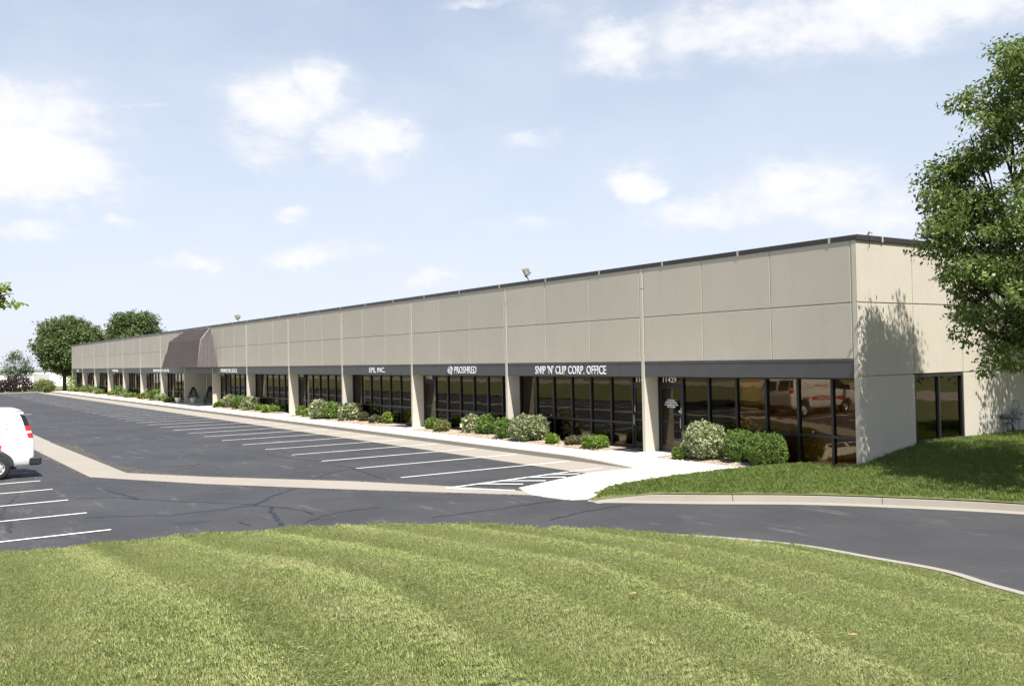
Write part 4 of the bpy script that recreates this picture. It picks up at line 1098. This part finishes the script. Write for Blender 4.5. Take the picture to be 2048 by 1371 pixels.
# ------------------------------------------------------------------ the van
def make_van():
    root = empty('delivery_van', (-17.02, -16.30, LOT_Z), math.radians(-90)); tag(root, 'white delivery van with red lettering parked at the left edge, rear towards the building', 'van')
    Lv = 5.68
    # level: z, half width, x rear, x front, rear corner radius, front corner radius
    lev = [(.34, .90, .10, 5.60, .10, .35), (.42, .96, .07, 5.64, .12, .40), (.60, .985, .055, 5.66, .12, .42), (.95, .995, .05, 5.62, .12, .42), (1.10, .995, .06, 5.52, .12, .42), (1.20, .985, .09, 5.30, .12, .45), (1.27, .975, .11, 4.86, .12, .45),
           (1.50, .945, .17, 4.52, .12, .35), (1.75, .905, .24, 4.16, .12, .3), (1.90, .865, .31, 3.94, .12, .3), (1.98, .80, .38, 3.78, .16, .3), (2.03, .66, .50, 3.6, .2, .3), (2.045, .40, .8, 3.3, .2, .2)]
    def ring(l):
        z, hw, xr, xf, rr, rf = l; pts = []; n = 6
        def arc(cx, cy, r, a0, a1):
            for i in range(n + 1):
                a = a0 + (a1 - a0) * i / n; pts.append((cx + r * math.cos(a), cy + r * math.sin(a), z))
        arc(xf - rf, hw - rf, rf, 0, math.pi / 2)
        for i in range(1, 12): pts.append((xf - rf - (xf - rf - xr - rr) * i / 12, hw, z))
        arc(xr + rr, hw - rr, rr, math.pi / 2, math.pi); arc(xr + rr, -hw + rr, rr, math.pi, 1.5 * math.pi)
        for i in range(1, 12): pts.append((xr + rr + (xf - rf - xr - rr) * i / 12, -hw, z))
        arc(xf - rf, -hw + rf, rf, 1.5 * math.pi, 2 * math.pi)
        return pts
    mb = MB(); rings = [ring(l) for l in lev]; n = len(rings[0])
    vs = [p for r in rings for p in r]
    fs = [(i * n + k, i * n + (k + 1) % n, (i + 1) * n + (k + 1) % n, (i + 1) * n + k) for i in range(len(lev) - 1) for k in range(n)]
    fs += [tuple(range(n - 1, -1, -1)), tuple((len(lev) - 1) * n + k for k in range(n))]
    mb.add(vs, fs, True); body = mb.build('body', 'van_white', root)
    WX = (1.02, 4.46); WR = .345
    cm = MB()
    for wx in WX:
        for s in (-1, 1):
            nseg = 28; vv = []
            for yy in (s * .60, s * 1.2):
                for k in range(nseg): a = 2 * math.pi * k / nseg; vv.append((wx + .44 * math.cos(a), yy, WR + .02 + .44 * math.sin(a)))
            ff = [(k, (k + 1) % nseg, nseg + (k + 1) % nseg, nseg + k) for k in range(nseg)] + [tuple(range(nseg - 1, -1, -1)), tuple(nseg + k for k in range(nseg))]
            cm.add(vv, ff)
    cut = cm.build('wheel_arch_cutter', 'van_trim')
    bm = bmesh.new(); bm.from_mesh(cut.data); bmesh.ops.recalc_face_normals(bm, faces=bm.faces); bm.to_mesh(cut.data); bm.free()
    bm = bmesh.new(); bm.from_mesh(body.data); bmesh.ops.recalc_face_normals(bm, faces=bm.faces); bm.to_mesh(body.data); bm.free()
    cut.parent = root
    md = body.modifiers.new('b', 'BOOLEAN'); md.object = cut; md.operation = 'DIFFERENCE'; md.solver = 'EXACT'
    dg = bpy.context.evaluated_depsgraph_get(); dg.update(); me = bpy.data.meshes.new_from_object(body.evaluated_get(dg)); body.modifiers.clear(); body.data = me
    bpy.data.objects.remove(cut)
    zz = [l[0] for l in lev]
    def hw(z): return float(np.interp(z, zz, [l[1] for l in lev]))
    def xr(z): return float(np.interp(z, zz, [l[2] for l in lev]))
    def xf(z): return float(np.interp(z, zz, [l[3] for l in lev]))
    def side_patch(mb, pts_lo, pts_hi, s, off=.006, nz=5):
        """pts_lo/hi: (x,z) pairs bottom and top edges"""
        k = len(pts_lo); vs = []
        for i in range(nz + 1):
            for (x0, z0), (x1, z1) in zip(pts_lo, pts_hi):
                t = i / nz; z = z0 + (z1 - z0) * t; vs.append((x0 + (x1 - x0) * t, s * (hw(z) + off), z))
        mb.add(vs, [(i * k + j, i * k + j + 1, (i + 1) * k + j + 1, (i + 1) * k + j) for i in range(nz) for j in range(k - 1)], True)
    def rear_patch(mb, y0, y1, z0, z1, off=.006, nz=5):
        vs = []
        for i in range(nz + 1):
            z = z0 + (z1 - z0) * i / nz; vs += [(xr(z) - off, y0, z), (xr(z) - off, y1, z)]
        mb.add(vs, [(2 * i, 2 * i + 1, 2 * i + 3, 2 * i + 2) for i in range(nz)])
    for s in (-1, 1):
        mb = MB(); rear_patch(mb, s * .07, s * .72, 1.28, 1.82); mb.build('rear_window', 'van_glass', root)
    mb = MB(); vs = []
    for i in range(6):
        z = 1.29 + (1.86 - 1.29) * i / 5; w_ = hw(z) - .22; vs += [(xf(z) + .012, -w_, z), (xf(z) + .012, w_, z)]
    mb.add(vs, [(2 * i, 2 * i + 1, 2 * i + 3, 2 * i + 2) for i in range(5)]); mb.build('windscreen', 'van_glass', root)
    # wrap-around corner glass and tail lamps
    def corner(mb, z0, z1, s, ang0, ang1, off, ns=6, nz=4):
        vs = []
        for i in range(nz + 1):
            z = z0 + (z1 - z0) * i / nz; r = float(np.interp(z, zz, [l[4] for l in lev])); cx, cy = xr(z) + r, hw(z) - r
            for j in range(ns + 1):
                a = ang0 + (ang1 - ang0) * j / ns; vs.append((cx + (r + off) * math.cos(a), s * (cy + (r + off) * math.sin(a)), z))
        k = ns + 1; mb.add(vs, [(i * k + j, i * k + j + 1, (i + 1) * k + j + 1, (i + 1) * k + j) for i in range(nz) for j in range(ns)], True)
    for s in (-1, 1):
        a0, a1 = math.radians(82), math.radians(178)
        mb = MB(); corner(mb, 1.53, 1.965, s, a0, a1, .008); mb.build('corner_trim', 'van_glass', root)
        tl = MB(); corner(tl, 1.37, 1.525, s, a0, a1, .016); t_ = tl.build('tail_light', 'red_lens', root)
        mb = MB(); corner(mb, 1.31, 1.37, s, a0, a1, .016); mb.build('reversing_lens', 'white_lens', t_)
        mb = MB(); corner(mb, 1.18, 1.31, s, a0, a1, .016); mb.build('lower_lens', 'red_lens', t_)
        # cab door glass, door seams, mirror
        mb = MB(); side_patch(mb, [(3.3, 1.30), (3.9, 1.29), (4.55, 1.28)], [(3.3, 1.80), (3.7, 1.82), (4.02, 1.80)], s); mb.build('side_window', 'van_glass', root)
        mb = MB()
        for x in (3.18, 4.42): side_patch(mb, [(x, .45), (x + .012, .45)], [(x, 1.26 if x > 4 else 1.85), (x + .012, 1.26 if x > 4 else 1.85)], s, .003)
        for x in (1.75,) : side_patch(mb, [(x, .45), (x + .010, .45)], [(x, 1.85), (x + .010, 1.85)], s, .003)
        side_patch(mb, [(.12, 1.845), (3.1, 1.845)], [(.12, 1.853), (3.1, 1.853)], s, .003, 1)
        mb.build('door_seam', 'clip', root)
        mb = MB(); mb.cbox(4.25, 4.42, s * 1.02, s * 1.24, 1.22, 1.50, .03); mb.tube([(4.4, s * .95, 1.26), (4.35, s * 1.06, 1.28)], .025, 6); mb.build('mirror', 'van_trim', root)
        mb = MB(); mb.cbox(3.28, 3.42, s * (hw(1.12) + .002), s * (hw(1.12) + .03), 1.08, 1.15, .01); mb.build('door_handle', 'van_trim', root)
        mb = MB(); mb.cbox(5.42, 5.60, s * .62, s * .90, .82, 1.02, .03); mb.build('headlight', 'white_lens', root)
        # graphics
        sgn = s
        mb = MB(); side_patch(mb, [(1.62, .78), (4.3, .78)], [(1.62, 1.0), (4.3, 1.0)], s, .004); 
        for q in range(5): side_patch(mb, [(.93 + .12 * q, .84), (.985 + .125 * q, .84)], [(.90 + .12 * q, 1.0), (.955 + .125 * q, 1.0)], s, .004)
        mb.build('red_stripe', 'red_vinyl', root)
        me = text_mesh('stripe_lettering', '1-866-PROSHRED', 1.75, .13, 'white_letter', .003, .02)
        o = inst('stripe_lettering', me, root)
        if s > 0: o.rotation_euler = (0, 0, math.pi); o.location = (3.75, hw(.9) + .007, .825)
        else: o.location = (2.0, -hw(.9) - .007, .825)
        em = MB(); cx, cz = 1.06, 1.46
        def e2(rx, rz, dx=0, dz=0, rot=0, a0=0, a1=6.283):
            pts = []
            for i in range(29):
                t = a0 + (a1 - a0) * i / 28; u, v = rx * math.cos(t), rz * math.sin(t); u, v = u * math.cos(rot) - v * math.sin(rot), u * math.sin(rot) + v * math.cos(rot)
                z = cz + dz + v; pts.append((cx + dx + u, s * (hw(z) + .003), z))
            em.tube(pts, .007, 4)
        e2(.56, .27, rot=-.15); e2(.34, .26, rot=-.15, dx=.03); e2(.50, .07, dz=.02, rot=-.12)
        em.build('van_emblem', 'thin_red', root)
        mb = MB()
        for q, wq in enumerate((.10, .14, .12)): side_patch(mb, [(.62 - wq / 2, 1.11 - q * .035), (.62 + wq / 2, 1.11 - q * .035)], [(.62 - wq / 2, 1.118 - q * .035), (.62 + wq / 2, 1.118 - q * .035)], s, .003, 1)
        mb.build('small_print', 'grey_print', root)
        me = text_mesh('side_lettering', 'PROSHRED', 1.0, .16, 'red_vinyl', .003, .01)
        o = inst('side_lettering', me, root)
        if s > 0: o.rotation_euler = (math.radians(-8), 0, math.pi); o.location = (2.95, hw(1.45) + .004, 1.44)
        else: o.rotation_euler = (math.radians(-8), 0, 0); o.location = (1.95, -hw(1.45) - .004, 1.44)
    mb = MB(); mb.cbox(-.12, .20, -1.005, 1.005, .37, .60, .035); mb.build('rear_bumper', 'van_trim', root)
    mb = MB(); mb.cbox(5.50, 5.76, -.93, .93, .36, .56, .05); mb.build('front_bumper', 'van_trim', root)
    mb = MB(); mb.cbox(5.60, 5.68, -.60, .60, .70, 1.0, .02); mb.build('grille', 'van_trim', root)
    mb = MB(); rear_patch(mb, -.004, .004, .62, 1.92, .004); mb.build('rear_door_seam', 'van_trim', root)
    mb = MB(); rear_patch(mb, -.66, -.36, .80, .95, .008); mb.build('licence_plate', 'grey_print', root)
    mb = MB(); mb.box(.5, 5.2, -.7, .7, .26, .345); mb.build('chassis', 'van_trim', root)
    for wx in WX:
        for s in (-1, 1):
            wr = empty('wheel', (wx, s * .84, WR)); wr.parent = root
            ty = MB(); ty.lathe([(.20, -.11), (.30, -.115), (.335, -.09), (.345, -.05), (.345, .05), (.335, .09), (.30, .115), (.20, .11)], axis='y', n=32); ty.build('tyre', 'tyre', wr)
            rm = MB(); q = s; rm.lathe([(.205, q * .105), (.195, q * .06), (.15, q * .045), (.12, q * .085), (.06, q * .10), (0, q * .10)], axis='y', n=24); rm.build('rim', 'rim', wr)
            hl_ = MB()
            for k in range(8): a = 2 * math.pi * k / 8; hl_.lathe([(0, 0), (.024, 0), (.024, .004)], (.165 * math.cos(a), q * .056 - (.004 if q < 0 else 0), .165 * math.sin(a)), 'y', 8)
            hl_.build('rim_hole', 'tyre', wr)
            al = MB(); al.lathe([(.20, -.10), (.20, .02), (0, .02)], axis='y', n=16) if s > 0 else al.lathe([(.20, .10), (.20, -.02), (0, -.02)], axis='y', n=16); al.build('hub', 'van_trim', wr)
    return root
make_van()

# ------------------------------------------------------------------ grass blades (one mass of instances per lawn)
def clump(seed, mat='grass', n=84, rad=.12, hgt=.036):
    r = np.random.default_rng(seed); a = r.uniform(0, 6.28, n); q = rad * np.sqrt(r.random(n)); c = np.stack([q * np.cos(a), q * np.sin(a), np.zeros(n)], 1)
    h = hgt * r.uniform(.55, 1.25, n); ba = r.uniform(0, 6.28, n); lean = r.uniform(.05, .85, n) * h
    d = np.stack([np.cos(ba), np.sin(ba), 0 * ba], 1); sd = np.stack([-np.sin(ba + r.uniform(-.6, .6, n)), np.cos(ba), 0 * ba], 1)
    w = .0029 * r.uniform(.7, 1.3, n)[:, None]
    mid = c + d * (lean * .35)[:, None] + np.array([0, 0, 1]) * (h * .6)[:, None]; tip = c + d * lean[:, None] + np.array([0, 0, 1]) * h[:, None]
    v = np.stack([c - sd * w, c + sd * w, mid + sd * w * .8, tip, mid - sd * w * .8], 1).reshape(-1, 3)
    f = np.arange(n * 5).reshape(n, 5); me = np_mesh('grass_clump', v, f, 5, mat); return bpy.data.objects.new('grass_clump', me)
CL = [clump(i) for i in range(6)]; CL2 = [clump(i + 10, 'grass_green', 60, .12, .05) for i in range(6)]
def scatter(name, label, P, z, rot, scale, clumps):
    n = len(P); me = bpy.data.meshes.new(name); me.vertices.add(n); me.vertices.foreach_set('co', np.column_stack([P, z]).astype(np.float32).ravel())
    at = me.attributes.new('rot', 'FLOAT_VECTOR', 'POINT'); at.data.foreach_set('vector', rot.astype(np.float32).ravel())
    at = me.attributes.new('scl', 'FLOAT', 'POINT'); at.data.foreach_set('value', scale.astype(np.float32))
    at = me.attributes.new('pick', 'INT', 'POINT'); at.data.foreach_set('value', rng.integers(0, 6, n).astype(np.int32))
    o = link(bpy.data.objects.new(name, me)); tag(o, label, 'stones' if 'stone' in name else 'grass', kind='stuff')
    ng = bpy.data.node_groups.new(name, 'GeometryNodeTree'); ng.interface.new_socket('Geometry', in_out='INPUT', socket_type='NodeSocketGeometry'); ng.interface.new_socket('Geometry', in_out='OUTPUT', socket_type='NodeSocketGeometry')
    gi = ng.nodes.new('NodeGroupInput'); go = ng.nodes.new('NodeGroupOutput'); ip = ng.nodes.new('GeometryNodeInstanceOnPoints'); jn = ng.nodes.new('GeometryNodeJoinGeometry')
    for c_ in reversed(clumps):
        oi = ng.nodes.new('GeometryNodeObjectInfo'); oi.inputs['Object'].default_value = c_; oi.inputs['As Instance'].default_value = True; ng.links.new(oi.outputs['Geometry'], jn.inputs[0])
    def attr(nm, ty):
        a = ng.nodes.new('GeometryNodeInputNamedAttribute'); a.data_type = ty; a.inputs[0].default_value = nm; return a.outputs[0]
    ng.links.new(gi.outputs[0], ip.inputs['Points']); ng.links.new(jn.outputs[0], ip.inputs['Instance']); ip.inputs['Pick Instance'].default_value = True
    ng.links.new(attr('pick', 'INT'), ip.inputs['Instance Index']); ng.links.new(attr('rot', 'FLOAT_VECTOR'), ip.inputs['Rotation']); ng.links.new(attr('scl', 'FLOAT'), ip.inputs['Scale'])
    ng.links.new(ip.outputs[0], go.inputs[0]); md = o.modifiers.new('blades', 'NODES'); md.node_group = ng; return o
def grass_points(bounds, dens, poly, edge, hfun, margin, lean_fn):
    n = int((bounds[1] - bounds[0]) * (bounds[3] - bounds[2]) * dens); P = np.column_stack([rng.uniform(bounds[0], bounds[1], n), rng.uniform(bounds[2], bounds[3], n)])
    # keep what the photograph's field of view (and some metres round it) holds
    v = P - CAM[:2]; a = np.abs(((np.arctan2(-v[:, 0], v[:, 1]) - YAW + math.pi) % (2 * math.pi)) - math.pi); R = np.linalg.norm(v, axis=1)
    P = P[(a < .60 + 1.2 / np.maximum(R, .5)) & (R > 2.2)]
    P = P[inside(P, poly)]; P = P[seg_dist(P, edge) > margin(P)]
    z = hfun(P); lx, ly = lean_fn(P); n = len(P)
    # tilt then spin: spin first about Z (euler XYZ applies X, Y, then Z), so tilt is expressed in the spun frame
    sp = rng.uniform(0, 6.28, n); c, s = np.cos(-sp), np.sin(-sp); tx, ty = lx * c - ly * s, lx * s + ly * c
    rot = np.column_stack([-ty, tx, sp]); return P, z, rot, rng.uniform(.8, 1.25, n)
def isle_lean(P):
    # mower passes: blades pressed one way, with a strip pressed the other way beside it
    yy = P[:, 1] + .07 * P[:, 0] + rng.normal(0, .06, len(P)) + 17.1
    u = (yy + .95) % 1.52 - .95
    am = .8 + .3 * np.sin(P[:, 0] * .7 + P[:, 1] * 1.7)
    s = 1.0 * np.exp(-(u / .21) ** 2) - .80 * np.exp(-((u + .46) / .22) ** 2)
    return s * am * 1.0 + rng.normal(0, .17, len(P)), rng.normal(0, .17, len(P))
def isle_margin(P): return np.where(P[:, 0] > 3.4, .26, np.where(P[:, 0] > 2.4, .14, .05)) + rng.uniform(-.03, .05, len(P))
P, z, rot, scl = grass_points((-4.3, 14, -22.5, -6.5), 430, ISLE, EDGE, isle_h, isle_margin, isle_lean)
dE = seg_dist(P, EDGE); tall = np.where((dE < .40) & (P[:, 0] < 3.0), rng.uniform(1.15, 1.7, len(P)), 1.0)
scatter('grass_blades', 'short mown grass blades of the foreground lawn', P, z + np.where((dE < .16), .02, 0), rot, scl * .62 * tall, CL)
def side_lean(P): return rng.normal(-.1, .2, len(P)), rng.normal(0, .2, len(P))
P, z, rot, scl = grass_points((-2.6, 8, -7.2, 12), 150, LAWN2, KERB2, lawn2_h, lambda P: .17 + rng.uniform(-.03, .04, len(P)), side_lean)
scatter('grass_blades', 'short mown grass blades of the lawn by the end wall', P, z, rot, scl * 1.1, CL2)
# a few dry leaves on the lawn and stones in the beds
for i, (px, py) in enumerate(((1265, 1190), (1704, 1273))):
    q = onZ(px, py, .9); q = np.array([[q[0], q[1]]])
    for _ in range(6):
        zz_ = float(isle_h(q)[0]) + .05; w_ = onZ(px, py, zz_); q = np.array([[w_[0], w_[1]]])
    mb = MB(); mb.add([(-.05, 0, 0), (0, -.03, .012), (.06, 0, .02), (0, .035, .015)], [(0, 1, 2, 3)]); o = mb.build('dry_leaf', plain('dry_leaf_%d' % i, (.45, .24, .13), .8)); o.location = (q[0][0], q[0][1], zz_ + .015)
    tag(o, ['dry brown leaf on the lawn, farther one', 'dry brown leaf on the lawn, nearer one at the right'][i], 'leaf', 'fallen leaves')

# loose pale stones in the nearer planting beds
MAT['stone'] = mk_soil('bed_stone', (.34, .27, .20), (.62, .56, .47), (.48, .40, .31))
def stone(seed):
    r = np.random.default_rng(seed); bm = bmesh.new()
    for p in unit(r.normal(size=(14, 3))) * r.uniform(.75, 1, (14, 1)) * np.array([1, .8, .5]): bm.verts.new(p)
    bmesh.ops.convex_hull(bm, input=bm.verts); me = bpy.data.meshes.new('stone'); bm.to_mesh(me); bm.free(); me.materials.append(MAT['stone']); return bpy.data.objects.new('stone', me)
ST = [stone(i) for i in range(6)]
Q = []
for (a, b), dn in zip(BEDX[:5], (130, 110, 80, 50, 30)):
    n = int((b - a) * 1.35 * dn); Q.append(np.column_stack([rng.uniform(a + .05, b - .05, n), rng.uniform(SW1 + .04, .50, n)]))
Q = np.vstack(Q); Q = Q[(Q[:, 0] < -2.9) | (Q[:, 1] > SW1 + .06 + (Q[:, 0] + 2.9) * .05)]
scatter('bed_stones', 'loose pale stones mulching the planting beds', Q, np.full(len(Q), .025) + np.where(Q[:, 1] < -.5, -.015, 0), rng.uniform(0, 6.28, (len(Q), 3)) * np.array([.06, .06, 1]), rng.uniform(.022, .05, len(Q)), ST)
